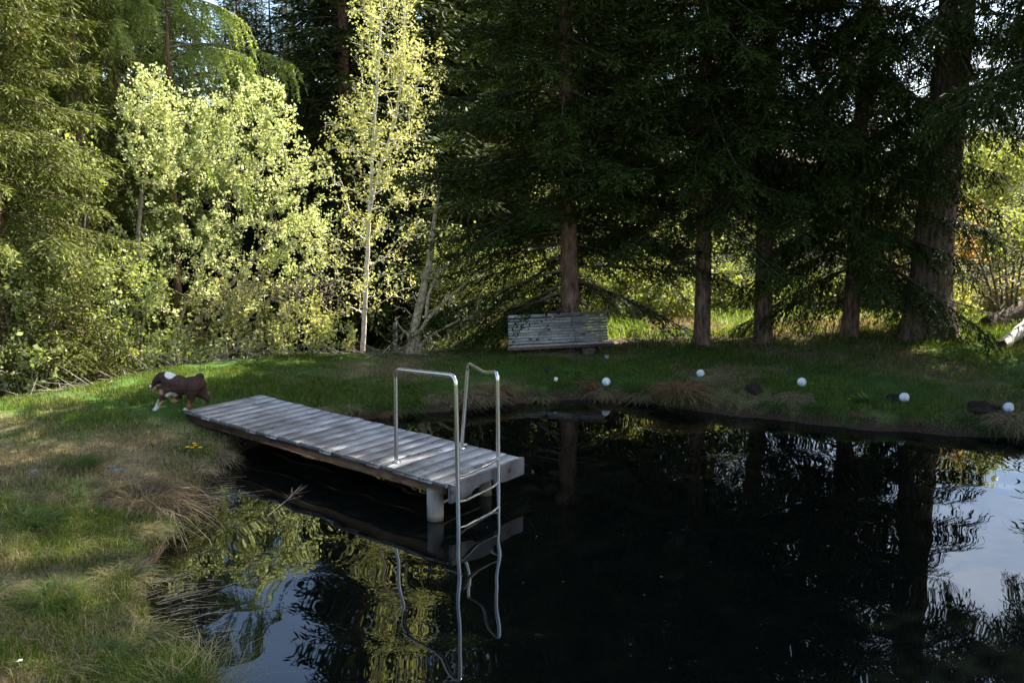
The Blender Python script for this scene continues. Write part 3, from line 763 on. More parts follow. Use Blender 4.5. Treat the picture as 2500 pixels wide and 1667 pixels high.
# left side spruces, sunlit olive needles
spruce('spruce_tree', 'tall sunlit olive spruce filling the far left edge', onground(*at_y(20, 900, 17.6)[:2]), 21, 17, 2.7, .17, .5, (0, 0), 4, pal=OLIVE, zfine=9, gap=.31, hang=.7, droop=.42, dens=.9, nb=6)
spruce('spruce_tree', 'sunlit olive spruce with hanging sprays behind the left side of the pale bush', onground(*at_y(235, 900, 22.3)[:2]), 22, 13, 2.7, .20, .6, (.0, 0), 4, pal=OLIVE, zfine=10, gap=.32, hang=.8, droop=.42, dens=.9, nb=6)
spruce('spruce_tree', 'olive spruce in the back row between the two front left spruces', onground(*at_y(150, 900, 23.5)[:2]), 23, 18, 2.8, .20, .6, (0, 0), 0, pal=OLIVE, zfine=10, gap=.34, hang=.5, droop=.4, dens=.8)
for i, (px, py, Y, hh, lab) in enumerate([(140, 960, 16.2, 2.3, 'young bushy spruce sapling at the lower left edge of the thicket'),
                                      (215, 930, 17.0, 3.0, 'young spruce sapling with olive tips in front of the left thicket, taller than its neighbour'),
                                      (500, 905, 18.0, 1.5, 'small spruce sapling in the undergrowth left of the leaning grey trunk'),
                                      (640, 890, 18.4, 1.1, 'low spruce sapling among the dead twigs behind the jetty')]):
    spruce('spruce_sapling', lab, onground(*at_y(px, py, Y)[:2]), 31 + i, hh, hh * .42, .025, .05, pal=OLIVE, zfine=9, gap=.14, hang=.25, droop=.2, dens=1.0, nb=5, cl=.09, cw=.026)

# larch: bare grey boughs with lime curtains of young needles
LIME = [(.20, .27, .04), (.42, .50, .11)]
def larch(label, base, seed, Ht, lean, boughs):
    rng = np.random.default_rng(seed); t = thing('larch_tree', label, 'tree', base)
    g = Geo(); trunk_mesh(g, Ht, .13, lean, .25, 14, rng); g.build('trunk', M['bark'], t, (0, 0, 0), True)
    A, B, r0, r1 = [], [], [], []; C, D, L = [], [], []
    for z, az, ln, rise in boughs:
        u = np.linspace(0, 1, 12); o = np.array([math.cos(az), math.sin(az), 0]); sd = np.array([-o[1], o[0], 0])
        P = o * (ln * u)[:, None] + sd * (rng.normal(0, .12) * ln * u ** 2)[:, None]
        P[:, 2] = z + ln * (rise * u - .34 * u ** 2.2); P[:, 0] += lean[0] * z; P[:, 1] += lean[1] * z
        A.append(P[:-1]); B.append(P[1:]); r0.append((.007 + .012 * ln) * (1 - .85 * u[:-1])); r1.append((.007 + .012 * ln) * (1 - .85 * u[1:]))
        for j in range(int(ln * 25)):
            f = rng.uniform(.12, 1) * 11; i = min(int(f), 10); q = P[i] * (1 - f + i) + P[i + 1] * (f - i)
            hl = rng.uniform(.25, 1.0) * min(1, .45 + .25 * ln); w = np.linspace(0, 1, 6)
            d0 = nrm(o * rng.normal(.5, .3) + sd * rng.normal(0, .6))
            Q = q + d0 * (hl * .45 * w)[:, None]; Q[:, 2] -= hl * w ** 1.6
            A.append(Q[:-1]); B.append(Q[1:]); r0.append(np.full(5, .004)); r1.append(np.full(5, .003))
            nn = int(hl * 60) + 6; ww = rng.uniform(0, 1, nn) * 5; ii = np.minimum(ww.astype(int), 4); fr = (ww - ii)[:, None]
            C.append(Q[ii] * (1 - fr) + Q[ii + 1] * fr); D.append(np.column_stack([rng.normal(0, .8, nn), rng.normal(0, .8, nn), rng.normal(-.6, .6, nn)]))
    g = Geo(); prisms(g, np.concatenate(A), np.concatenate(B), np.concatenate(r0), np.concatenate(r1)); g.build('branches', M['twig'], t)
    C, D = np.concatenate(C), np.concatenate(D); n = len(C); pk = rng.random((n, 1))
    g = Geo(); cards(g, C, D, rng.normal(0, 1, (n, 3)), rng.uniform(.05, .10, n), rng.uniform(.018, .032, n), np.array(LIME[0]) * (1 - pk) + np.array(LIME[1]) * pk)
    g.build('crown', M['leaf'], t); return t
rng = np.random.default_rng(77)
bs = [(rng.uniform(3.2, 10.5), rng.uniform(0, 2 * PI), rng.uniform(1.2, 2.8), rng.uniform(.0, .35)) for _ in range(34)]
bs += [(7.4, .05, 2.8, .3), (6.9, -.8, 2.2, .2), (8.2, .35, 3.0, .22), (7.0, .1, 2.3, .3), (6.4, .9, 2.2, .2), (7.9, -.5, 2.6, .3), (5.6, -.5, 2.4, .1), (5.0, .2, 2.3, .05), (6.2, -.9, 2.6, .1)]
larch('larch with lime green curtains of young needles hanging from its boughs, above the pale bush', onground(*at_y(440, 900, 24.2)[:2]), 41, 10.5, (.02, 0), bs)
larch('slim larch with lime green needles left of the sky gap, behind the left spruces', onground(*at_y(330, 900, 24.5)[:2]), 42, 13, (0, 0),
      [(rng.uniform(3.5, 11), rng.uniform(0, 2 * PI), rng.uniform(1.0, 2.4), rng.uniform(.0, .3)) for _ in range(34)])

# shadowed spruces deep in the wood
bgt = spruce('forest_spruce', 'dark spruce deep in the shaded wood behind the clearing', onground(-4.75, 27.5), 51, 22, 3.0, .2, 1.2, zfine=0, gap=.30, nb=8, coarse=2.8, hang=.5, dens=1.1, droop=.4, group='dark spruces of the back wood')
rng = np.random.default_rng(52)
spots = [(-12.3, 44), (-11.2, 43), (-10.2, 44.5), (-9.6, 41), (-11.6, 47), (-10.6, 40), (-9.2, 43), (-12.9, 46.5), (-4.2, 31.5), (-7.6, 28.5), (-6.9, 31.5), (-3.0, 29.5), (-10.6, 30), (-13, 30.5), (-.6, 33), (3.2, 36), (6.5, 38), (-7, 39), (-10, 45), (-3, 47), (4, 46), (-16, 44), (9.5, 46), (-23, 32), (-2, 38), (-2.3, 35), (-9.2, 36), (-12.5, 34), (-16, 33), (-19, 30), (-14.5, 27), (-17.5, 25), (-21.5, 26), (-12, 41), (-5, 41), (-1, 42), (-8.5, 45), (-20, 40),
         (2.2, 40), (5.5, 43), (9, 41), (1, 48), (12, 47), (6, 52), (-4, 54), (-14, 50), (-25, 36), (13.5, 55)]
for x, y in spots:
    az_ = math.degrees(math.atan2(x, y)); sc_ = rng.uniform(.8, 1.15) * (1 if x < 8 else .62)
    if -20 < az_ < -11.6: sc_ = min(sc_, max(.3, (y * .40 - 3.4) / 22))
    copy_thing(bgt, onground(x, y), rng.uniform(0, 6.28), sc_)
for x, y, hh in ((17.5, 43, 7.5), (20, 46, 8.2), (22.5, 44, 7.6), (25, 48, 8.6), (19, 51, 9.0), (28, 52, 9.2), (23.5, 54, 9.6), (15.5, 47, 8.2), (18.2, 39.5, 7.6), (20.8, 41, 8.0), (22.6, 47.5, 8.8), (25.5, 52, 9.3), (21, 49, 9.0)):
    copy_thing(bgt, onground(x, y), x, hh / 22)

# ------------------------------------------------------------------ broadleaf shrubs and trees grown towards crown points
def woody(name, label, cat, base, seed, stems, blobs, n, leaf=(.05, .035), per=9, pal=((.30, .33, .11), (.55, .56, .27)), bark='twig', r_stem=.03,
          r_tip=.0035, bare=0.0, spread=.10, shell=.5, leaf_mat='leaf', twig_leaf=.5, expo=.42, zmin=.1, group=None, hangl=0):
    """stems: polylines (absolute); blobs: (centre, radii, weight) (absolute)"""
    rng = np.random.default_rng(seed); base = np.asarray(base, float)
    t = thing(name, label, cat, base, group)
    nodes, par = [], []
    stemlen = []
    g = Geo()
    for s_ in stems:
        s_ = np.asarray(s_, float); d = np.concatenate([[0], np.cumsum(np.linalg.norm(np.diff(s_, axis=0), axis=1))])
        u = np.arange(0, d[-1], .12); P = np.stack([np.interp(u, d, s_[:, i]) for i in range(3)], -1)
        for _ in range(6): P[1:-1] = (P[:-2] + 2 * P[1:-1] + P[2:]) / 4
        P[1:-1] += rng.normal(0, .006, P[1:-1].shape)
        k0 = len(nodes)
        for i, p in enumerate(P): nodes.append(p); par.append(k0 + i - 1 if i else -1)
        stemlen.append((k0, len(P)))
    ns = len(nodes)
    w = np.array([b[2] for b in blobs], float); w /= w.sum(); pts = []
    for b, ww in zip(blobs, w):
        m_ = max(3, int(n * ww)); d = nrm(rng.normal(0, 1, (m_, 3))); r = rng.uniform(0, 1, m_) ** (1 / 3) * (1 - shell) + shell * rng.uniform(.8, 1.05, m_)
        pts.append(np.array(b[0]) + d * r[:, None] * np.array(b[1]))
    pts = np.concatenate(pts); pts = pts[pts[:, 2] > base[2] + zmin]
    N = np.zeros((ns + len(pts) * 14, 3)); N[:ns] = nodes; cnt = ns
    P0 = np.array(nodes); dist = np.min(np.linalg.norm(pts[:, None] - P0[None], axis=2), 1)
    par = list(par); lastseg = []; tipsid = []
    for pi in np.argsort(dist):
        p = pts[pi]; V = N[:cnt] - p; dd_ = np.linalg.norm(V, axis=1)
        pen = dd_ * (1 + .5 * np.clip(V[:, 2] / np.maximum(dd_, 1e-6), -.3, 1))   # prefer joining from below
        j = int(np.argmin(pen)); d = dd_[j]
        if d < .03: continue
        k = min(13, max(1, int(d / .13))); a = N[j].copy(); prev = j
        bow = np.array([rng.normal(0, .1), rng.normal(0, .1), rng.normal(.10, .1)]) * d
        for i in range(1, k + 1):
            u = i / k; q = a * (1 - u) + p * u + bow * 4 * u * (1 - u) * .5 + (rng.normal(0, .008, 3) if i < k else 0)
            N[cnt] = q; par.append(prev); prev = cnt; cnt += 1
        tipsid.append(prev)
    N = N[:cnt]; par = np.array(par); load = np.zeros(cnt); load[tipsid] = 1
    for i in range(cnt - 1, -1, -1):
        if par[i] >= 0: load[par[i]] += load[i]
    rad = r_tip * np.maximum(load, 1) ** expo
    for k0, ln in stemlen:
        idx = np.arange(k0, k0 + ln); R0 = r_stem[stemlen.index((k0, ln))] if isinstance(r_stem, list) else r_stem
        rs = np.maximum(np.minimum(rad[idx], R0), R0 * (1 - np.linspace(0, .8, ln)))
        rad[idx] = rs; P = N[idx].copy(); P[0, 2] -= .25
        tube(g, P - base, rs, 9)
    e = np.arange(ns, cnt); pe = par[e]
    rad[e] = np.minimum(rad[e], rad[pe])
    prisms(g, N[pe] - base, N[e] - base, np.minimum(rad[pe], rad[e] * 1.6), rad[e], 4)
    g.build('trunk', M[bark], t, (0, 0, 0), False)
    if per > 0:
        tid = np.array(tipsid); tid = tid[rng.random(len(tid)) >= bare]
        ch = [N[tid]]
        for _ in range(3):
            pa = par[tid]; ok = (pa >= ns); tid = tid[ok]; ch.append(N[par[tid]][rng.random(len(tid)) < twig_leaf]); tid = par[tid]
        Cn = np.concatenate(ch); rep = np.repeat(np.arange(len(Cn)), rng.integers(max(1, per // 2), per + per // 2 + 1, len(Cn)))
        C = Cn[rep] + rng.normal(0, spread, (len(rep), 3)) * np.array([.7, .7, 1.0]); C[:, 2] += spread * .3
        m_ = len(rep); pk = np.clip(rng.random(len(Cn))[rep] * .6 + rng.random(m_) * .5, 0, 1)[:, None]
        sz = np.clip(rng.lognormal(-.08, .34, m_), .35, 1.9)
        D = rng.normal(0, 1, (m_, 3)); D[:, 2] += .25 - hangl
        g = Geo(); cards(g, C - base, D, rng.normal(0, 1, (m_, 3)) + np.array([.35, -.35, .4]), sz * leaf[0], sz * rng.uniform(.75, 1.2, m_) * leaf[1],
                         np.array(pal[0]) * (1 - pk) + np.array(pal[1]) * pk, .45)
        g.build('crown', M[leaf_mat], t)
    return t
def px3(px, py, Y): return at_y(px, py, Y)
def blob(px, py, Y, rx, ry, w=1, rz=None):
    """crown lump centred at a place in depth Y; radii from how wide it stands there"""
    c = at_y(px, py, Y); s = Y / FPX * 1.02
    return (c, (rx * s, (rz if rz else (rx + ry) / 2) * s, ry * s), w)
def stem(*pp): return [at_y(*p) for p in pp]
PALE = ((.27, .33, .08), (.70, .72, .36)); YEL = ((.32, .35, .09), (.60, .58, .22)); FRESH = ((.13, .17, .04), (.38, .42, .14))

YB1 = 21.3
bs_ = at_y(400, 925, YB1); bs_ = onground(bs_[0], bs_[1])
woody('willow_bush', 'big pale green flowering willow bush with a leaning grey trunk, left of the birch', 'bush', bs_, 61,
      [stem((400, 930, YB1), (425, 820, YB1), (470, 700, YB1), (520, 560, YB1 + .1)),
       stem((402, 930, YB1), (440, 820, YB1), (560, 700, YB1 - .2), (680, 560, YB1 - .2)),
       stem((335, 900, YB1 + .4), (332, 700, YB1 + .4), (340, 520, YB1 + .3), (360, 380, YB1)),
       stem((410, 930, YB1), (470, 790, YB1 - .1), (600, 690, YB1 - .5)),
       stem((520, 905, YB1 + .6), (590, 790, YB1 + .3), (700, 690, YB1))],
      [blob(620, 690, YB1 - .4, 150, 80, .9), blob(480, 740, YB1 - .3, 120, 70, .5), blob(760, 620, YB1, 70, 110, .6), blob(330, 560, YB1 + .2, 60, 120, .5), blob(375, 330, YB1, 95, 130, 1.6), blob(470, 330, YB1 + .2, 120, 110, 1.6), blob(600, 330, YB1, 110, 110, 1.6), blob(350, 245, YB1, 55, 70, .6), blob(640, 260, YB1, 70, 60, .5),
       blob(660, 420, YB1 - .2, 110, 110, 1.4), blob(760, 470, YB1 - .1, 70, 100, .8), blob(500, 480, YB1, 140, 110, 1.1),
       *[blob(x_, y_, YB1, 9, 42, .07) for x_, y_ in ((350, 195), (383, 178), (405, 205), (560, 225), (585, 215), (665, 220), (690, 250), (720, 300))],
       blob(580, 600, YB1 - .5, 150, 80, 1.0), blob(430, 620, YB1 - .4, 90, 70, .4), blob(720, 600, YB1 - .2, 90, 70, .7)],
      1250, (.056, .046), 10, PALE, 'twig', .05, spread=.06, shell=.3, twig_leaf=.35, leaf_mat='paleleaf')
YB2 = 20.6
b_ = at_y(883, 880, YB2); b_ = onground(b_[0], b_[1])
woody('birch_tree', 'slender birch with pale forked trunk and small yellow spring leaves', 'tree', b_, 62,
      [stem((884, 885, YB2), (893, 700, YB2), (903, 500, YB2), (912, 330, YB2), (925, 150, YB2), (935, -40, YB2)),
       stem((899, 540, YB2), (920, 430, YB2), (965, 300, YB2 + .1), (985, 150, YB2), (990, -40, YB2))],
      [blob(940, 80, YB2, 90, 120, 2.0), blob(960, 250, YB2, 110, 120, 1.8), blob(1030, 170, YB2, 60, 90, .7), blob(900, 330, YB2, 110, 70, .8), blob(840, 280, YB2, 60, 45, .35),
       blob(1000, 420, YB2, 110, 90, .9), blob(860, 420, YB2, 110, 80, .8), blob(950, 560, YB2, 110, 80, .6), blob(840, 580, YB2, 100, 80, .7), blob(960, 690, YB2, 90, 60, .35),
       blob(840, 720, YB2, 80, 60, .4), blob(955, -30, YB2, 85, 70, .8)],
      820, (.054, .043), 7, YEL, 'birch', [.06, .028], spread=.08, shell=.25, twig_leaf=.4, leaf_mat='paleleaf')
# gnarled lichen-covered trunk with dead limbs
YG = 18.7
b_ = at_y(1003, 874, YG); b_ = onground(b_[0], b_[1])
woody('gnarled_tree', 'gnarled lichen covered tree with bare crooked limbs between the birch and the bench', 'tree', b_, 63,
      [stem((1000, 880, YG), (1012, 800, YG), (1030, 720, YG), (1050, 640, YG + .1), (1062, 520, YG + .2), (1080, 430, YG + .3)),
       stem((1012, 880, YG), (1025, 800, YG - .05), (1060, 760, YG - .1), (1120, 705, YG - .15), (1170, 660, YG - .2)),
       stem((1018, 850, YG - .1), (1045, 820, YG - .2), (1085, 800, YG - .3), (1115, 780, YG - .35), (1170, 773, YG - .4)),
       stem((995, 860, YG - .05), (1002, 810, YG - .1), (988, 790, YG - .15), (978, 830, YG - .2)),
       stem((1008, 820, YG), (1030, 760, YG - .1), (1020, 730, YG - .1), (1005, 715, YG - .1)),
       stem((1040, 745, YG), (1050, 700, YG), (1075, 650, YG))],
      [blob(1100, 690, YG - .2, 100, 50, 1), blob(1000, 760, YG - .1, 45, 50, .5), blob(1150, 775, YG - .4, 40, 15, .3), blob(1070, 560, YG, 60, 60, .6), blob(1010, 840, YG - .15, 35, 25, .5)],
      120, (.05, .035), 4, ((.15, .14, .08), (.34, .33, .2)), 'lichen', [.11, .06, .04, .05, .05, .04], r_tip=.007, bare=.6, spread=.06, twig_leaf=.15, shell=.2)
# twiggy dead bush with a yellow vine
YD = 18.3
b_ = at_y(768, 885, YD); b_ = onground(b_[0], b_[1])
woody('twiggy_shrub', 'brown twiggy shrub with an umbrella of bare shoots right of the pale willow', 'bush', b_, 64,
      [stem((765, 888, YD), (760, 820, YD), (757, 740, YD), (765, 690, YD)), stem((758, 780, YD), (735, 720, YD), (690, 690, YD))],
      [blob(770, 700, YD, 80, 40, 1), blob(690, 710, YD, 70, 35, .6), blob(800, 740, YD, 40, 40, .4)], 420, (.04, .03), 2, FRESH, 'deadtwig', .03, bare=.75, twig_leaf=.05, shell=.2, r_tip=.004)
woody('climbing_vine', 'yellow leaved creeper hanging in a narrow column beside the brown twiggy shrub', 'plant', onground(*at_y(773, 885, 18.1)[:2]), 65,
      [stem((775, 886, 18.1), (774, 800, 18.1), (770, 705, 18.1))], [blob(772, 770, 18.1, 7, 65, 1)], 70, (.045, .035), 5, YEL, 'deadtwig', .012, spread=.03)
woody('leafy_shoots', 'clump of upright thin shoots with yellow leaves at the lawn edge left of the birch', 'bush', onground(*at_y(700, 885, 18.0)[:2]), 66,
      [stem((690 + i * 17, 890, 18.0), (688 + i * 19, 800, 18.0), (684 + i * 22, 730, 18.0)) for i in range(6)],
      [blob(730, 800, 18, 80, 75, 1), blob(820, 820, 18.2, 50, 60, .5)], 260, (.045, .034), 6, YEL, 'twig', .008, spread=.05)
# left undergrowth
for i, (px, py, Y, rx, ry, n_, pal, lab) in enumerate([
        (90, 700, 17.0, 150, 130, 380, FRESH, 'leafy green hazel shrub at the left edge in front of the tall spruce'),
        (60, 880, 15.9, 110, 80, 260, FRESH, 'low fresh green shrub in the lower left corner of the thicket'),
        (290, 720, 17.6, 120, 110, 380, FRESH, 'airy shrub with light green leaves left of the leaning grey trunk'),
        (400, 850, 17.4, 150, 60, 260, FRESH, 'low leafy tangle at the foot of the leaning grey trunk'),
        (560, 830, 18.3, 140, 65, 300, ((.22, .24, .08), (.42, .42, .18)), 'tangled low brush with pale leaves behind the running dog'),
        (140, 430, 19.0, 120, 120, 300, FRESH, 'sparse young leafy tree in front of the left edge spruce'),
        (620, 740, 18.9, 120, 80, 300, ((.25, .25, .09), (.45, .42, .2)), 'thin pale leaved brush under the right half of the willow bush')]):
    p = at_y(px, py, Y); gz = onground(p[0], Y); wx = rx * Y / FPX
    st_ = [np.array([gz + [dx * wx * .3, 0, 0], gz * .5 + p * .5 + [dx * wx * .5, 0, 0], p + [dx * wx * .8, 0, 0]]) for dx in (-.8, -.3, .2, .7)]
    woody('thicket_shrub', lab, 'bush', gz, 80 + i, st_, [blob(px, py, Y, rx, ry, 1)], int(n_ * .36), (.07, .052), 6, pal, 'twig', .014, spread=.08, shell=.25)
# dead twig litter along the thicket edge
g = Geo(); rng = np.random.default_rng(9); A, B = [], []
for i in range(620):
    px = rng.uniform(-40, 1060); e0 = rng.uniform(.1, 2.6); x = at_z(px, 900, .2)[0] if px > 0 else rng.uniform(-10, -8)
    y = np.interp(x, CR[:, 0], CR[:, 1]) + e0; p = onground(x, y); az = rng.uniform(0, 2 * PI); l_ = rng.uniform(.15, .9)
    d = np.array([math.cos(az), math.sin(az) * .6, abs(rng.normal(.12, .3))]); A.append(p + [0, 0, .01]); B.append(p + d * l_)
prisms(g, A, B, rng.uniform(.004, .012, 620), .003, 4)
tag(g.build('dead_twigs', M['twig'], None, A[0]), 'loose dead twigs and sticks littering the edge of the thicket', 'twigs', kind='stuff')
# lit bushes behind the spruce row
rng = np.random.default_rng(15)
BR = ((.11, .14, .035), (.36, .38, .12)); TAN = ((.26, .21, .12), (.46, .40, .22))
for i, (px, py, Y, rx, ry, n_, pal, lab) in enumerate([
        (1130, 660, 26, 120, 90, 200, BR, 'sunlit green bush glimpsed through the boughs left of the bench'),
        (1360, 700, 25, 150, 100, 380, BR, 'low sunlit bush behind the bench'),
        (1480, 520, 27, 200, 130, 160, BR, 'tall sunlit leafy tree seen in gaps between the first two spruces'),
        (1600, 720, 25, 130, 90, 420, BR, 'bright leafy bush between the bench and the bare reddish trunk'),
        (1790, 740, 26, 110, 80, 380, BR, 'bright leafy bush seen between the two bare reddish trunks'),
        (1820, 540, 28, 190, 130, 160, BR, 'sunlit young tree glimpsed high between the reddish trunks'),
        (1990, 740, 26, 120, 90, 400, BR, 'bright bush behind the short black post'),
        (2150, 720, 25.5, 110, 100, 380, TAN, 'straw coloured brush left of the massive trunk'),
        (2130, 560, 27, 130, 100, 160, BR, 'yellow green tree glimpsed just left of the massive trunk'),
        (2440, 590, 24.5, 100, 80, 260, BR, 'bright green bush in the sun at the right edge'),
        (2390, 420, 27.5, 130, 90, 380, BR, 'taller sunlit tree behind the orange one'),
        (2480, 740, 23, 80, 70, 300, TAN, 'dry tan brush in the sun at the right edge above the logs')]):
    p = at_y(px, py, Y); gz = onground(p[0], Y); wx = rx * Y / FPX
    st_ = [np.array([gz + [dx * wx * .3, dx, 0], gz * .5 + p * .5 + [dx * wx * .5, 0, 0], p + [dx * wx * .8, 0, 0]]) for dx in (-.8, -.2, .5)]
    woody('sunlit_bush', lab, 'bush', gz, 120 + i, st_, [blob(px, py, Y, rx, ry, 1)], n_, (.085, .065), 10, pal, 'twig', .03, spread=.15, shell=.2)
# right edge: orange sapling, yellow shoots, dark many-stemmed shrub
woody('orange_sapling', 'slender sapling with orange new leaves right of the massive trunk', 'tree', onground(*at_y(2338, 800, 21.5)[:2]), 141,
      [stem((2335, 830, 21.5), (2342, 680, 21.5), (2352, 560, 21.5)), stem((2336, 760, 21.5), (2365, 640, 21.5), (2380, 560, 21.5))],
      [blob(2355, 560, 21.5, 45, 70, 1), blob(2375, 620, 21.5, 30, 40, .4)], 130, (.055, .04), 5, ((.42, .22, .09), (.62, .42, .20)), 'deadtwig', .02, spread=.08)
woody('yellow_shoots', 'thin dark shoots with small yellow leaves at the foot of the massive trunk', 'bush', onground(*at_y(2312, 830, 20.3)[:2]), 142,
      [stem((2310, 832, 20.3), (2322, 740, 20.3), (2330, 650, 20.3)), stem((2312, 832, 20.3), (2345, 770, 20.3), (2375, 720, 20.3))],
      [blob(2330, 700, 20.3, 35, 60, 1), blob(2350, 770, 20.3, 40, 30, .5)], 120, (.05, .04), 6, YEL, 'deadtwig', .012, spread=.06)
woody('many_stemmed_shrub', 'dark many-stemmed shrub nearly without leaves above the logs at the right', 'bush', onground(*at_y(2455, 780, 21.0)[:2]), 143,
      [stem((2455 + o, 800, 21), (2445 + o * 2.2, 700, 21), (2430 + o * 4.0, 590, 21)) for o in (-14, -7, 0, 6, 12, 18)],
      [blob(2430, 590, 21, 90, 90, 1), blob(2390, 690, 21, 60, 60, .5), blob(2490, 650, 21, 50, 80, .6)], 420, (.05, .04), 3, BR, 'deadtwig', .03, r_tip=.005, bare=.5, twig_leaf=.15, spread=.06, shell=.2)

# logs at the right edge
M['barklog'] = noise_mat('log_bark', (.02, .013, .009), (.085, .058, .04), 7, (1, 1, 1), .95, .8, .04)
M['barewood'] = noise_mat('peeled_log', (.34, .27, .20), (.66, .58, .48), 5, (1, 6, 6), .8, .3, .01)
def log(label, p0, p1, r0, r1, mat, seed, cut=None):
    rg = np.random.default_rng(seed); u = np.linspace(0, 1, 14); P = p0 * (1 - u)[:, None] + p1 * u[:, None]; P[1:-1] += rg.normal(0, r0 * .06, (12, 3))
    t = thing('log', label, 'log', p0)
    g = Geo(); tube(g, P, (r0 * (1 - u) + r1 * u) * (1 + rg.normal(0, .03, 14)), 16, None, True); g.build('log_body', M[mat], t, p0, True)
    d = nrm(p0 - p1); g = Geo(); tube(g, [p0 + d * .002, p0 + d * .012], [r0 * .93, r0 * .9], 16); g.build('cut_end', M['stump'], t, p0)
    return t
l0 = ground(2447, 852); l1 = at_y(2540, 765, l0[1] + 1.3)
log('pale peeled log on the bright grass at the right edge', l0 + [0, 0, .07], l1, .105, .13, 'barewood', 3)
l0 = ground(2432, 806) + [0, .4, .06]; l1 = at_y(2560, 725, l0[1] + .9)
log('dark log with bark lying behind the pale peeled log', l0, l1, .17, .2, 'barklog', 4)

# ------------------------------------------------------------------ grass
def blades(g, P, Hh, Wd_, col, rng, bend=.5, az=None, tipc=None):
    """curved two-step blades rooted at P"""
    n = len(P); a = rng.uniform(0, 2 * PI, n) if az is None else az
    d = np.column_stack([np.cos(a), np.sin(a), np.zeros(n)]); fa = rng.uniform(0, PI, n); s = np.column_stack([np.cos(fa), np.sin(fa), np.zeros(n)])
    Hh = np.reshape(Hh, (-1, 1)); b = np.reshape(np.abs(rng.normal(bend, .3, n)), (-1, 1)); w = np.reshape(Wd_, (-1, 1)) * .5
    up = np.array([[0, 0, 1.]])
    m1 = P + up * Hh * .55 + d * Hh * b * .25
    tp = P + up * Hh * np.clip(1 - .42 * b, .15, 1) + d * Hh * b * .85
    V = np.stack([P - s * w, P + s * w, m1 + s * w * .8, m1 - s * w * .8, tp], 1)
    i = np.arange(n) * 5
    cc = np.repeat(np.broadcast_to(col, (n, 3)), 5, 0)
    V = V.reshape(-1, 3); k = g.n
    g.v.append(V); g.c.append(cc); g.n += len(V)
    g.f.append(np.stack([i, i + 1, i + 2, i + 3], -1) + k); g.f.append(np.stack([i + 3, i + 2, i + 4], -1) + k)
rng = np.random.default_rng(100)
GREEN0, GREEN1 = np.array([.036, .074, .012]), np.array([.165, .205, .035])
STRAW0, STRAW1 = np.array([.15, .115, .06]), np.array([.38, .31, .18])
def field(nn, xr, yr, h, w, keepf=None, sw=None, dry=0.0, hmul=None):
    x = rng.uniform(*xr, nn); y = rng.uniform(*yr, nn); d = shore_d(x, y)
    e = y - np.interp(x, CR[:, 0], CR[:, 1])
    k = (d > .02) & (e < 1.6)
    u = (x / np.maximum(y, .1)); k &= (u > -.66) & (u < .66)
    gv = greenness(x, y)
    clump = fbm(x * 2.2, y * 2.2, 41, 3)
    k &= rng.random(nn) < np.clip((clump - .25) * 3.2, .15, 1)
    if keepf is not None: k &= keepf(x, y, d, e)
    x, y, d, gv, clump = x[k], y[k], d[k], gv[k], clump[k]
    P = np.column_stack([x, y, H(x, y) - .005])
    isg = rng.random(len(x)) < np.clip(.08 + .9 * gv - dry, .04, .97)
    pk = rng.random((len(x), 1))
    c = np.where(isg[:, None], GREEN0 * (1 - pk) + GREEN1 * pk, STRAW0 * (1 - pk) + STRAW1 * pk)
    hh = h * rng.uniform(.45, 1.3, len(x)) * (.55 + .9 * clump) * np.where(isg, 1.0, .85)
    if hmul is not None: hh = hh * hmul(x, y)
    blades(gg, P, hh, w * rng.uniform(.7, 1.3, len(x)), c, rng, np.where(isg, .45, .95))
gg = Geo()
field(190000, (-6.2, -1.2), (4.6, 9.2), .105, .0058)
field(130000, (-10.5, -1.5), (9.0, 16.5), .075, .008)
field(90000, (-5, 4.5), (14.0, 20.5), .06, .010)
field(90000, (3.0, 12.5), (12.5, 21.8), .075, .010, hmul=lambda x, y: 1 + 1.3 * sstep(5.8, 8.5, x) * sstep(16.5, 18.5, y))
field(13000, (-6.2, -1.2), (4.6, 10.5), .20, .0055, dry=.6)
field(7000, (-10, -1.5), (9.0, 15), .15, .008, dry=.4)
# beyond the crest: rough dry growth
field(26000, (-4, 13), (18.8, 30), .22, .016, keepf=lambda x, y, d, e: e > -.2, dry=.35)
x = rng.uniform(-3, 16, 42000); y = rng.uniform(20.5, 32, 42000)
P = np.column_stack([x, y, H(x, y) - .01]); pk = rng.random((len(x), 1)); gsel = (fbm(x * .5, y * .5, 77) > .44)[:, None]
blades(gg, P, rng.uniform(.12, .4, len(x)), .02, np.where(gsel, GREEN0 * 1.5 * (1 - pk) + GREEN1 * 1.6 * pk, STRAW0 * .7 * (1 - pk) + STRAW1 * .8 * pk), rng, .7)
tag(gg.build('lawn_grass', M['grass']), 'short mixed green and straw coloured grass covering the banks', 'grass', kind='stuff')

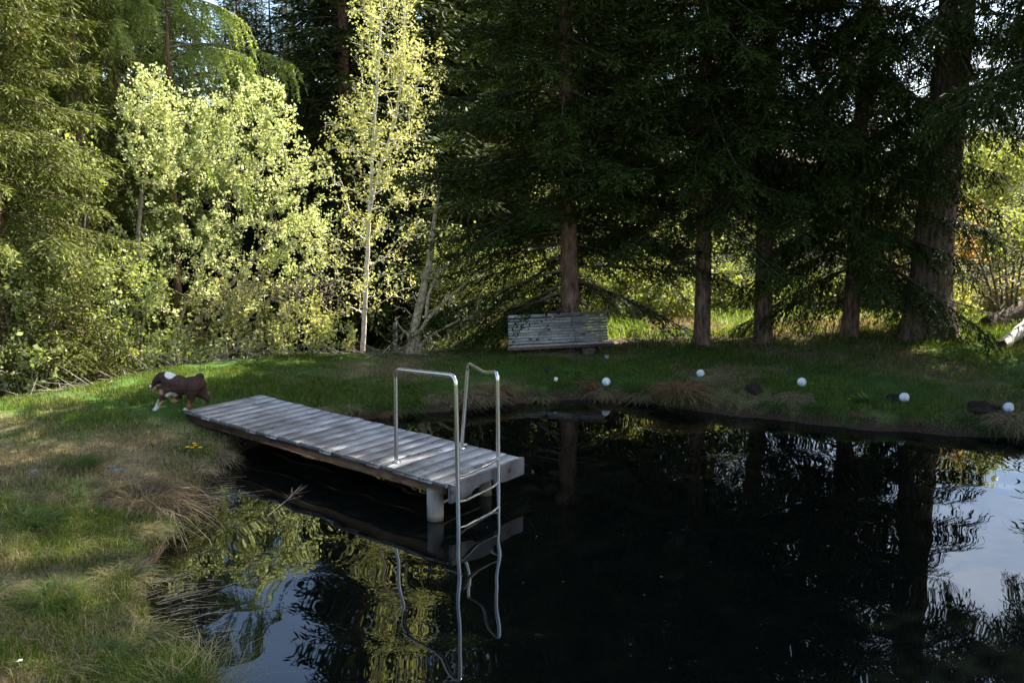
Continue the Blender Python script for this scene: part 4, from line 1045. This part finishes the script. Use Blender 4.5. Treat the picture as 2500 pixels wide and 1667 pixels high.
# tussocks: each its own clump
def tussock_mesh(seed, nb, Ln, w, pal, droop=1.0, spread=.5, r=.08):
    rg = np.random.default_rng(seed); g = Geo(); a = rg.uniform(0, 2 * PI, nb); rr = r * np.sqrt(rg.random(nb))
    P0 = np.column_stack([rr * np.cos(a), rr * np.sin(a), np.full(nb, -.02)]); L = Ln * rg.uniform(.5, 1.15, nb)
    az = a + rg.normal(0, .5, nb); o = np.column_stack([np.cos(az), np.sin(az), np.zeros(nb)])
    el = rg.uniform(.25, 1.0, nb) * spread; pts = []
    for u in (0, .3, .6, .85, 1.0):
        q = P0 + o * (L * u * (np.sin(el) + .35 * u))[:, None]
        q[:, 2] += L * (np.cos(el) * u - droop * .75 * u ** 2.2); pts.append(q)
    sv = np.column_stack([-o[:, 1], o[:, 0], np.zeros(nb)]); k1, k2 = rg.normal(0, .3, nb), rg.normal(0, .16, nb)
    for i_, u in enumerate((0, .3, .6, .85, 1.0)): pts[i_] = pts[i_] + sv * (L * (k1 * u ** 2 + k2 * math.sin(u * 7)))[:, None] + rg.normal(0, .012, (nb, 3)) * u
    s = nrm(sv + rg.normal(0, .35, (nb, 3)))
    V = []
    for q, ww in zip(pts, (1, .9, .75, .5, .12)): V += [q - s * w * ww * .5, q + s * w * ww * .5]
    V = np.stack(V, 1); i = (np.arange(nb) * 10)[:, None, None]
    f = np.array([[0, 1, 3, 2], [2, 3, 5, 4], [4, 5, 7, 6], [6, 7, 9, 8]])[None]
    pk = rg.random((nb, 1)); c = np.array(pal[0]) * (1 - pk) + np.array(pal[1]) * pk
    g.add(V.reshape(-1, 3), (i + f).reshape(-1, 4), np.repeat(c, 10, 0)); return g
DRY = ((.17, .125, .075), (.42, .34, .21)); BRN = ((.15, .09, .045), (.36, .24, .13)); GRN = ((.04, .085, .015), (.13, .18, .045)); MIX = ((.09, .11, .03), (.36, .31, .17))
def single(label, px, py, seed, nb, Ln, w, pal, droop, spread, r, cat='grass clump', z=None, name='grass_tussock'):
    p = ground(px, py)
    o = tussock_mesh(seed, nb, Ln, w, pal, droop, spread, r).build(name, M['grass'], None, (0, 0, 0)); o.location = p
    return tag(o, label, cat)
single('large brown sedge tussock spilling over the left bank into the water', 350, 1228, 201, 560, .74, .0115, ((.10, .075, .045), (.30, .225, .14)), 1.25, 1.25, .2)
single('wide straw tussock behind the big sedge clump on the left bank', 300, 1185, 202, 420, .42, .007, DRY, 1.0, 1.2, .2)
single('small pale drooping tussock at the left bank beside the jetty shadow', 530, 1118, 203, 420, .30, .007, DRY, 1.25, 1.1, .09)
single('flat pale tuft just below the small drooping tussock on the left bank', 480, 1150, 204, 260, .26, .007, DRY, 1.1, 1.3, .1)
single('green bristly grass clump at the left edge of the photo', 60, 1290, 205, 520, .42, .006, GRN, .7, .9, .12)
single('half green tussock leaning over the left bank above the floating stalks', 300, 1420, 206, 520, .34, .006, MIX, .9, 1.0, .16)
single('green and straw tussock at the waterline of the near left bank', 330, 1560, 207, 420, .30, .006, MIX, .9, 1.1, .15)
single('tall thin grass clump at the bottom edge reaching over the blue reflection', 470, 1690, 208, 300, .44, .0045, MIX, .45, .75, .30)
single('green tuft in the middle of the near left lawn', 130, 1470, 209, 420, .30, .006, GRN, .6, .9, .14)
single('dark green tuft above the big sedge clump, left of the yellow flowers', 190, 1140, 210, 360, .30, .007, GRN, .6, .9, .14)
single('green tuft at the bottom left below the daisy', 240, 1620, 211, 360, .26, .006, GRN, .6, .9, .14)
single('big straw tussock on the far bank below the second globe lamp', 1660, 962, 212, 620, .62, .011, BRN, 1.0, .95, .14)
single('pale combed tussock at the right end of the far bank', 2470, 1030, 213, 560, .42, .010, DRY, 1.25, 1.0, .2)
single('pale tussock below the globe lamp nearest to the jetty', 1490, 958, 214, 420, .36, .010, DRY, 1.2, 1.0, .14)
single('pale tuft right of that globe lamp at the waterline', 1560, 965, 215, 360, .34, .010, DRY, 1.2, 1.0, .12)
single('dry tussock under the third globe lamp from the jetty', 1940, 975, 216, 420, .36, .010, DRY, 1.2, 1.0, .14)
var = [tussock_mesh(300 + i, 300, .34, .0095, (DRY, MIX, GRN, BRN)[i], 1.25, 1.0, .10).build('bank_tussock', M['grass']) for i in range(4)]
rng = np.random.default_rng(310); used = [False] * 4
LABT = 'drooping grass tussock in the ragged fringe along the far waterline'
S2 = catmull(SHORE, 12); cand = []
for p in S2:
    if p[1] > 11.3 and -3.9 < p[0] < 8 and not (p[0] < -2.2 and p[1] < 13.5): cand.append(p)
cand = np.array(cand); acc = 0; last = cand[0]; k = 0
for p in cand:
    if np.linalg.norm(p - last) < .25: continue
    last = p
    if rng.random() < .38: continue
    i = rng.integers(0, 4) if k > 3 else k
    k += 1
    dv = nrm(p - np.array([3.0, 9.5])); q = p + dv * rng.uniform(.05, .3); z = float(H(np.array([q[0]]), np.array([q[1]]))[0])
    if not used[i]: o = var[i]; used[i] = True
    else: o = var[i].copy(); COL.objects.link(o)
    sc = rng.uniform(.45, 1.3) * (1 if q[0] < 3.2 else .75); o.location = (q[0], q[1], z); o.rotation_euler = (0, 0, rng.uniform(0, 6.28)); o.scale = (sc, sc, sc * rng.uniform(.75, 1.0))
    tag(o, LABT, 'grass clump', 'grass tussocks along the far waterline')
# near-left fringe
var2 = [tussock_mesh(330 + i, 280, .30, .0055, (MIX, GRN, DRY)[i], .95, 1.05, .10).build('lawn_tuft', M['grass']) for i in range(3)]
used = [False] * 3; k = 0
for _ in range(400):
    x, y = rng.uniform(-5.4, -1.9), rng.uniform(5.2, 9.6); d = shore_d([x], [y])[0]
    if d < .05 or d > 1.8 or (d > .5 and rng.random() < .45) or abs(x / y) > .62: continue
    i = k % 3; k += 1
    if k > 62: break
    if not used[i]: o = var2[i]; used[i] = True
    else: o = var2[i].copy(); COL.objects.link(o)
    sc = rng.uniform(.45, 1.0); o.location = onground(x, y); o.rotation_euler = (0, 0, rng.uniform(0, 6.28)); o.scale = (sc, sc, sc * rng.uniform(.7, 1.0))
    tag(o, ('straw and green', 'fresh green', 'dry straw')[i] + ' tuft of grass in the shaded lawn of the near left bank', 'grass clump', ('mixed', 'green', 'straw')[i] + ' tufts of the near left bank')

# marsh marigold and a daisy, dandelion
m, n, l, b = newmat('yellow_petals'); b.inputs['Base Color'].default_value = (.85, .50, .01, 1); b.inputs['Roughness'].default_value = .5; M['petal'] = m
m, n, l, b = newmat('white_petals'); b.inputs['Base Color'].default_value = (.8, .8, .8, 1); M['wpetal'] = m
def flower(g, c, r, rng, n_=5):
    for i in range(n_):
        a = 2 * PI * i / n_ + rng.uniform(-.2, .2); d = np.array([[math.cos(a), math.sin(a), .45]]); cards(g, [c], d, np.array([[0, 0, 1.]]), [r], [r * .9], (.5, .5, .5))
def flowering(name, label, p, heads, r, petal, leafn, seed):
    rg = np.random.default_rng(seed); t = thing(name, label, 'flower', p)
    if leafn:
        a = rg.uniform(0, 6.28, leafn); q = p + np.column_stack([np.cos(a) * .10, np.sin(a) * .08, rg.uniform(.02, .09, leafn)])
        g = Geo(); cards(g, q, np.column_stack([np.cos(a), np.sin(a), rg.normal(.2, .3, leafn)]), np.tile([0, 0, 1.], (leafn, 1)), np.full(leafn, .07), np.full(leafn, .07), (.05, .11, .02)); g.build('leaves', M['leaf'], t, p)
    for dx, dz in heads:
        c = p + np.array([dx, rg.uniform(-.03, .03), dz]); g = Geo(); flower(g, c, r, rg, 5 if r > .02 else 8); flower(g, c + [0, 0, .004], r * .7, rg)
        f = g.build('blossom', M[petal], t, p); g = Geo(); tube(g, [[c[0], c[1], p[2] - .02], c], .003, 5); s_ = g.build('stalk', M['stalk'], t, p)
M['stalk'] = noise_mat('green_stalk', (.04, .08, .02), (.08, .13, .03), 9)
flowering('marsh_marigold', 'yellow marsh marigold blooming on the left bank near the jetty', ground(477, 1108), [(-.015, .125), (-.03, .08), (.065, .075), (-.085, .09), (-.08, .03), (.0, .10)], .035, 'petal', 26, 1)
flowering('daisy', 'single white daisy in the grass at the bottom left corner', ground(55, 1640), [(0, .08)], .022, 'wpetal', 0, 2)
flowering('small_yellow_flower', 'two tiny yellow flowers in the grass at the left edge above the daisy', ground(22, 1580), [(-.02, .06), (.04, .05)], .013, 'petal', 0, 3)
flowering('yellow_dandelion', 'small yellow flower in leafy grass on the far right bank', ground(2072, 986), [(0, .07)], .026, 'petal', 8, 4)

# molehills, stones
M['mole'] = noise_mat('dark_soil', (.010, .007, .005), (.045, .032, .022), 22, (1, 1, 1), 1.0, 1.0, .03)
def mound(name, label, cat, p, rx, ry, hh, mat, seed, rough=.25):
    k, mrings = 26, 9; g = Geo(); a = np.linspace(0, 2 * PI, k, endpoint=False); rows = []
    for i in range(mrings):
        u = i / (mrings - 1); r = math.cos(u * PI / 2) + .001; z = hh * math.sin(u * PI / 2) - .03 * (1 - u)
        w = 1 + rough * (vnoise(np.cos(a) * 2.2 + seed * 7 + 5, np.sin(a) * 2.2 + u * 3, seed) - .5) * 2
        zz = z + rough * hh * (vnoise(np.cos(a) * 4 * r + 9, np.sin(a) * 4 * r + 3, seed + 3) - .5)
        rows.append(np.stack([rx * r * w * np.cos(a), ry * r * w * np.sin(a), zz], -1))
    V = np.array(rows); idx = np.arange(k * mrings).reshape(mrings, k)
    q = np.stack([idx[:-1], np.roll(idx[:-1], -1, 1), np.roll(idx[1:], -1, 1), idx[1:]], -1).reshape(-1, 4); g.add(V.reshape(-1, 3), q)
    o = g.build(name, M[mat], None, (0, 0, 0), True); o.location = p; return tag(o, label, cat)
mound('molehill', 'largest molehill of dark soil on the right bank, left of the last globe lamp', 'molehill', ground(2398, 1003), .27, .2, .13, 'mole', 1, .5)
mound('molehill', 'small dark molehill beside the globe lamp in the leafy grass', 'molehill', ground(2180, 974), .15, .1, .07, 'mole', 2, .5)
mound('molehill', 'dark patch of bare soil in the far bank beside the straw tussock', 'molehill', ground(1842, 958), .13, .12, .17, 'mole', 3, .5)
mound('stone', 'grey stone half buried in the left lawn', 'stone', ground(85, 1152), .09, .06, .035, 'stone', 4, .6)
mound('stone', 'grey stone in the grass just above the big sedge tussock', 'stone', ground(278, 1148), .10, .06, .04, 'stone', 5, .6)
# broad dock leaves on the right bank
for i, (px, py, lab) in enumerate([(2120, 985, 'broad leaved dock plant on the right bank left of the small molehill'), (1795, 960, 'bright green leafy weed at the far waterline by the straw tussock'),
                                   (1528, 940, 'small green leafy weed right of the nearest globe lamp')]):
    p = ground(px, py); rg = np.random.default_rng(400 + i); nn = 16 if i == 0 else 22; a = rg.uniform(0, 6.28, nn); g = Geo(); s_ = (.26, .11, .1)[i]
    cards(g, np.column_stack([rg.normal(0, .05, nn), rg.normal(0, .05, nn), rg.uniform(0, .05, nn)]), np.column_stack([np.cos(a), np.sin(a), rg.uniform(.3, 1.1, nn)]), np.tile([0, 0, 1.], (nn, 1)), rg.uniform(.6, 1.1, nn) * s_, rg.uniform(.25, .4, nn) * s_, (.09, .16, .035))
    o = g.build('leafy_weed', M['leaf']); o.location = p; tag(o, lab, 'plant')
# dead stalks floating on the water at the left bank
g = Geo(); rng = np.random.default_rng(55); A, B = [], []
for i in range(260):
    if i < 150: px, py, an, sp = rng.normal(455, 45), rng.normal(1195, 22), rng.normal(.12, .25), 1
    elif i < 200: px, py, an, sp = rng.normal(400, 35), rng.normal(1470, 40), rng.normal(.5, .35), .8
    else: px, py, an, sp = rng.uniform(380, 560), rng.uniform(1390, 1620), rng.normal(.2, .5), .3
    p = at_z(px, py, .006)
    if shore_d([p[0]], [p[1]])[0] > .1: continue
    l_ = rng.uniform(.08, .55) * sp; d = np.array([math.cos(an), math.sin(an), rng.uniform(0, .02)]); A.append(p); B.append(p + d * l_)
prisms(g, A, B, rng.uniform(.0016, .0038, len(A)), .0012, 4)
M['straw'] = noise_mat('wet_straw', (.12, .09, .06), (.34, .28, .21), 12)
for i in range(170):
    x, y = rng.uniform(-4, 8.5), rng.uniform(5.5, 15.5)
    if shore_d([x], [y])[0] > -.05: continue
    an = rng.uniform(0, 6.28); l_ = rng.uniform(.008, .03); p = np.array([x, y, .004]); A.append(p); B.append(p + l_ * np.array([math.cos(an), math.sin(an), 0]))
nf = len(A)
prisms(g, A[-80:], B[-80:], .004, .002, 4)
tag(g.build('floating_stalks', M['straw'], None, A[0]), 'dead reed stalks and bits floating on the water along the left bank', 'stalks', kind='stuff')
p0, p1 = at_z(650, 1262, -.005), at_z(735, 1195, .02)
g = Geo(); tube(g, [p0, p0 * .4 + p1 * .6 + [0, 0, .01], p1 + [0, 0, .05]], [.004, .006, .003], 6)
rg = np.random.default_rng(3)
for i in range(16): q = p0 + (p1 - p0) * rg.uniform(.6, 1); d = nrm(np.array([rg.normal(.4, .5), rg.normal(.4, .5), rg.normal(.3, .2)])); prisms(g, [q], [q + d * rg.uniform(.08, .2)], [.003], [.001])
tag(g.build('drowned_branch', M['straw'], None, p0), 'thin dead branch sticking out of the water under the jetty', 'branch')

# ------------------------------------------------------------------ running dog
gp = ground(444, 1003)
DS = np.linalg.norm(gp - [0, 0, CAM_H]) * math.cos(0) / FPX       # metres per photo pixel there
dog = thing('dog', 'brown and white shepherd dog running left with its mouth open beside the jetty', 'dog', gp)
dog.rotation_euler = (0, 0, PI + .12); dog.location.z += .025
def Q(px, py, y=0.0): return np.array([(444 - px) * DS, y, (1003 - py) * DS * 1.0])
def rod(bm_, pts, rad, k=14):
    g_ = bm_; u = []
    pts = np.array(pts, float); n = len(pts)
    t = np.linspace(0, n - 1, (n - 1) * 7 + 1); i = np.minimum(t.astype(int), n - 2); f = t - i
    def cr(A):
        A = np.asarray(A, float); E0 = np.concatenate([[2 * A[0] - A[1]], A, [2 * A[-1] - A[-2]]])
        a, b, c, d = E0[i], E0[i + 1], E0[i + 2], E0[i + 3]; ff = f if A.ndim == 1 else f[:, None]
        return .5 * (2 * b + (c - a) * ff + (2 * a - 5 * b + 4 * c - d) * ff ** 2 + (3 * b - a - 3 * c + d) * ff ** 3)
    P, R = cr(pts), np.maximum(cr(np.array(rad, float)), .004)
    tube(g_, P, R, k)
    for p, r in ((P[0], R[0]), (P[-1], R[-1])): lathe(g_, sphere_prof(r * .99, 10), p, k)
g = Geo()
rod(g, [Q(408, 958), Q(424, 950), Q(442, 949), Q(460, 949), Q(476, 947), Q(485, 946)], np.array([15, 20, 21, 19.5, 20, 17]) * DS, 20)   # trunk
rod(g, [Q(440, 946), Q(424, 940), Q(412, 931), Q(403, 928)], np.array([22, 20, 17, 12]) * DS, 18)                                             # neck
rod(g, [Q(409, 929), Q(402, 929), Q(396, 933), Q(390, 938)], np.array([11.5, 12, 10.5, 8]) * DS, 18)                                              # skull
rod(g, [Q(394, 936), Q(386, 943), Q(379, 949)], np.array([7.5, 5.4, 4]) * DS, 14)                                                                  # muzzle
rod(g, [Q(397, 943), Q(391, 951), Q(385, 956.5)], np.array([3.6, 2.4, 1.7]) * DS, 12)                                                                # open lower jaw
yy = 9.5 * DS
rod(g, [Q(418, 955, yy), Q(409, 968, yy), Q(401, 979, yy), Q(394, 990, yy), Q(389, 999, yy), Q(384, 1001, yy)], np.array([12, 9.5, 6.5, 5, 4.6, 3.6]) * DS, 12)   # reaching foreleg
rod(g, [Q(428, 958, -yy), Q(432, 971, -yy), Q(438, 978, -yy), Q(428, 984, -yy), Q(419, 986, -yy)], np.array([12, 9.5, 6, 5, 4]) * DS, 12)                   # folded foreleg
rod(g, [Q(473, 950, yy), Q(469, 966, yy), Q(468, 978, yy), Q(464, 991, yy), Q(459, 1001, yy), Q(453, 1002, yy)], np.array([17, 13, 8, 6, 5, 3.6]) * DS, 12)  # hind leg under
rod(g, [Q(481, 949, -yy), Q(485, 964, -yy), Q(493, 976, -yy), Q(500, 982, -yy), Q(501, 991, -yy)], np.array([19, 16, 9.5, 6, 3.6]) * DS, 12)                 # hind leg pushing
rod(g, [Q(483, 932), Q(490, 926), Q(495, 929)], np.array([8, 6.5, 4]) * DS, 12)                                                                          # bob tail
m, n, l, b = newmat('dog_coat')
tc = n.new("ShaderNodeTexCoord")
nz = node(n, "ShaderNodeTexNoise", Scale=22, Detail=4); l.new(tc.outputs['Object'], nz.inputs['Vector'])
ws = node(n, "ShaderNodeVectorMath", operation='MULTIPLY_ADD'); l.new(nz.outputs['Color'], ws.inputs[0]); ws.inputs[1].default_value = (.045, .045, .045); l.new(tc.outputs['Object'], ws.inputs[2])
sb = node(n, "ShaderNodeVectorMath", operation='SUBTRACT'); sb.inputs[1].default_value = (.0225, .0225, .0225); l.new(ws.outputs[0], sb.inputs[0])
fur = node(n, "ShaderNodeTexNoise", Scale=1.0, Detail=3); fm = node(n, "ShaderNodeMapping", Scale=(35, 120, 120)); l.new(tc.outputs['Object'], fm.inputs['Vector']); l.new(fm.outputs[0], fur.inputs['Vector'])
fr_ = n.new("ShaderNodeValToRGB"); e = fr_.color_ramp.elements; e[0].position, e[1].position = .3, .7; e[0].color, e[1].color = (.012, .006, .0045, 1), (.07, .030, .018, 1)
l.new(fur.outputs['Fac'], fr_.inputs[0]); cur = fr_.outputs[0]
def patch(c, r, col, soft=.012):
    global cur
    ds = node(n, "ShaderNodeVectorMath", operation='SUBTRACT'); l.new(sb.outputs[0], ds.inputs[0]); ds.inputs[1].default_value = tuple(c)
    dv = node(n, "ShaderNodeVectorMath", operation='DIVIDE'); l.new(ds.outputs[0], dv.inputs[0]); dv.inputs[1].default_value = tuple(r)
    ln = node(n, "ShaderNodeVectorMath", operation='LENGTH'); l.new(dv.outputs[0], ln.inputs[0])
    mr = node(n, "ShaderNodeMapRange"); mr.inputs['From Min'].default_value, mr.inputs['From Max'].default_value = .88, 1.12; mr.inputs['To Min'].default_value, mr.inputs['To Max'].default_value = 1, 0
    l.new(ln.outputs['Value'], mr.inputs['Value'])
    mx = node(n, "ShaderNodeMix", data_type='RGBA'); mx.inputs['B'].default_value = (*col, 1); l.new(mr.outputs[0], mx.inputs['Factor']); l.new(cur, mx.inputs['A']); cur = mx.outputs['Result']
WH, TN, DK = (.62, .60, .57), (.36, .22, .10), (.02, .012, .010)
patch(Q(398, 934), np.array([14, 18, 13]) * DS, DK)                 # dark face
patch(Q(424, 921), np.array([12, 26, 10]) * DS, WH)                 # white collar
patch(Q(424, 966), np.array([17, 24, 8]) * DS, WH)                  # white chest
patch(Q(405, 960), np.array([9, 20, 9]) * DS, TN)
patch(Q(398, 984, yy), np.array([14, 6, 12]) * DS, (.42, .33, .22)); patch(Q(389, 996, yy), np.array([11, 6, 12]) * DS, WH)
patch(Q(428, 983, -yy), np.array([13, 6, 9]) * DS, TN)
patch(Q(463, 990, yy), np.array([9, 7, 15]) * DS, (.22, .09, .04)); patch(Q(454, 1002, yy), np.array([7, 7, 4]) * DS, WH)
patch(Q(378, 947), np.array([5, 6, 4]) * DS, WH)
patch(Q(397, 945), np.array([6, 20, 3]) * DS, TN)
l.new(cur, b.inputs['Base Color']); b.inputs['Roughness'].default_value = .75; b.inputs['Specular IOR Level'].default_value = .3
bp = node(n, "ShaderNodeBump", Strength=.8, Distance=.012); l.new(fur.outputs['Fac'], bp.inputs['Height']); l.new(bp.outputs[0], b.inputs['Normal'])
body = g.build('dog_body', m, dog)
rm = body.modifiers.new('merge', 'REMESH'); rm.mode = 'VOXEL'; rm.voxel_size = .0075; rm.use_smooth_shade = True
tx = bpy.data.textures.new('fur_clumps', 'CLOUDS'); tx.noise_scale = .035; tx.noise_depth = 3
sm = body.modifiers.new('soften', 'SMOOTH'); sm.factor = .6; sm.iterations = 5
dm = body.modifiers.new('shaggy', 'DISPLACE'); dm.texture = tx; dm.strength = .02; dm.mid_level = .5
for s in (1, -1):
    y0 = s * 7 * DS; g = Geo()                       # folded triangular ear
    a, b_, c, d = Q(404, 921, y0), Q(411, 920, y0 * 1.0), Q(413, 931, y0 * 1.55), Q(407, 926, y0 * 1.75)
    th = np.array([0, s * .008, 0]); P = np.array([a, b_, c, d, a + th, b_ + th, c + th * .6, d + th])
    g.add(P, [[0, 1, 2, 3], [7, 6, 5, 4], [0, 4, 5, 1], [1, 5, 6, 2], [2, 6, 7, 3], [3, 7, 4, 0]])
    e_ = g.build('ear', m, dog); sv = e_.modifiers.new('round', 'SUBSURF'); sv.levels = sv.render_levels = 2
m2, n2, l2, bb = newmat('dog_nose'); bb.inputs['Base Color'].default_value = (.03, .014, .012, 1); bb.inputs['Roughness'].default_value = .3
g = Geo(); lathe(g, sphere_prof(2.7 * DS, 10), Q(375.8, 950.5), 12); g.build('nose', m2, dog, (0, 0, 0), True)
m3, n3, l3, bb = newmat('dog_tongue'); bb.inputs['Base Color'].default_value = (.40, .10, .12, 1); bb.inputs['Roughness'].default_value = .35
g = Geo(); rod(g, [Q(396, 946), Q(389, 952.5), Q(382.5, 959)], np.array([2.2, 2.4, 1.9]) * DS, 10); g.build('tongue', m3, dog, (0, 0, 0), True)
for s in (1, -1): g = Geo(); lathe(g, sphere_prof(1.1 * DS, 8), Q(391, 931.5, s * 6.2 * DS), 10); g.build('eye', m2, dog, (0, 0, 0), True)
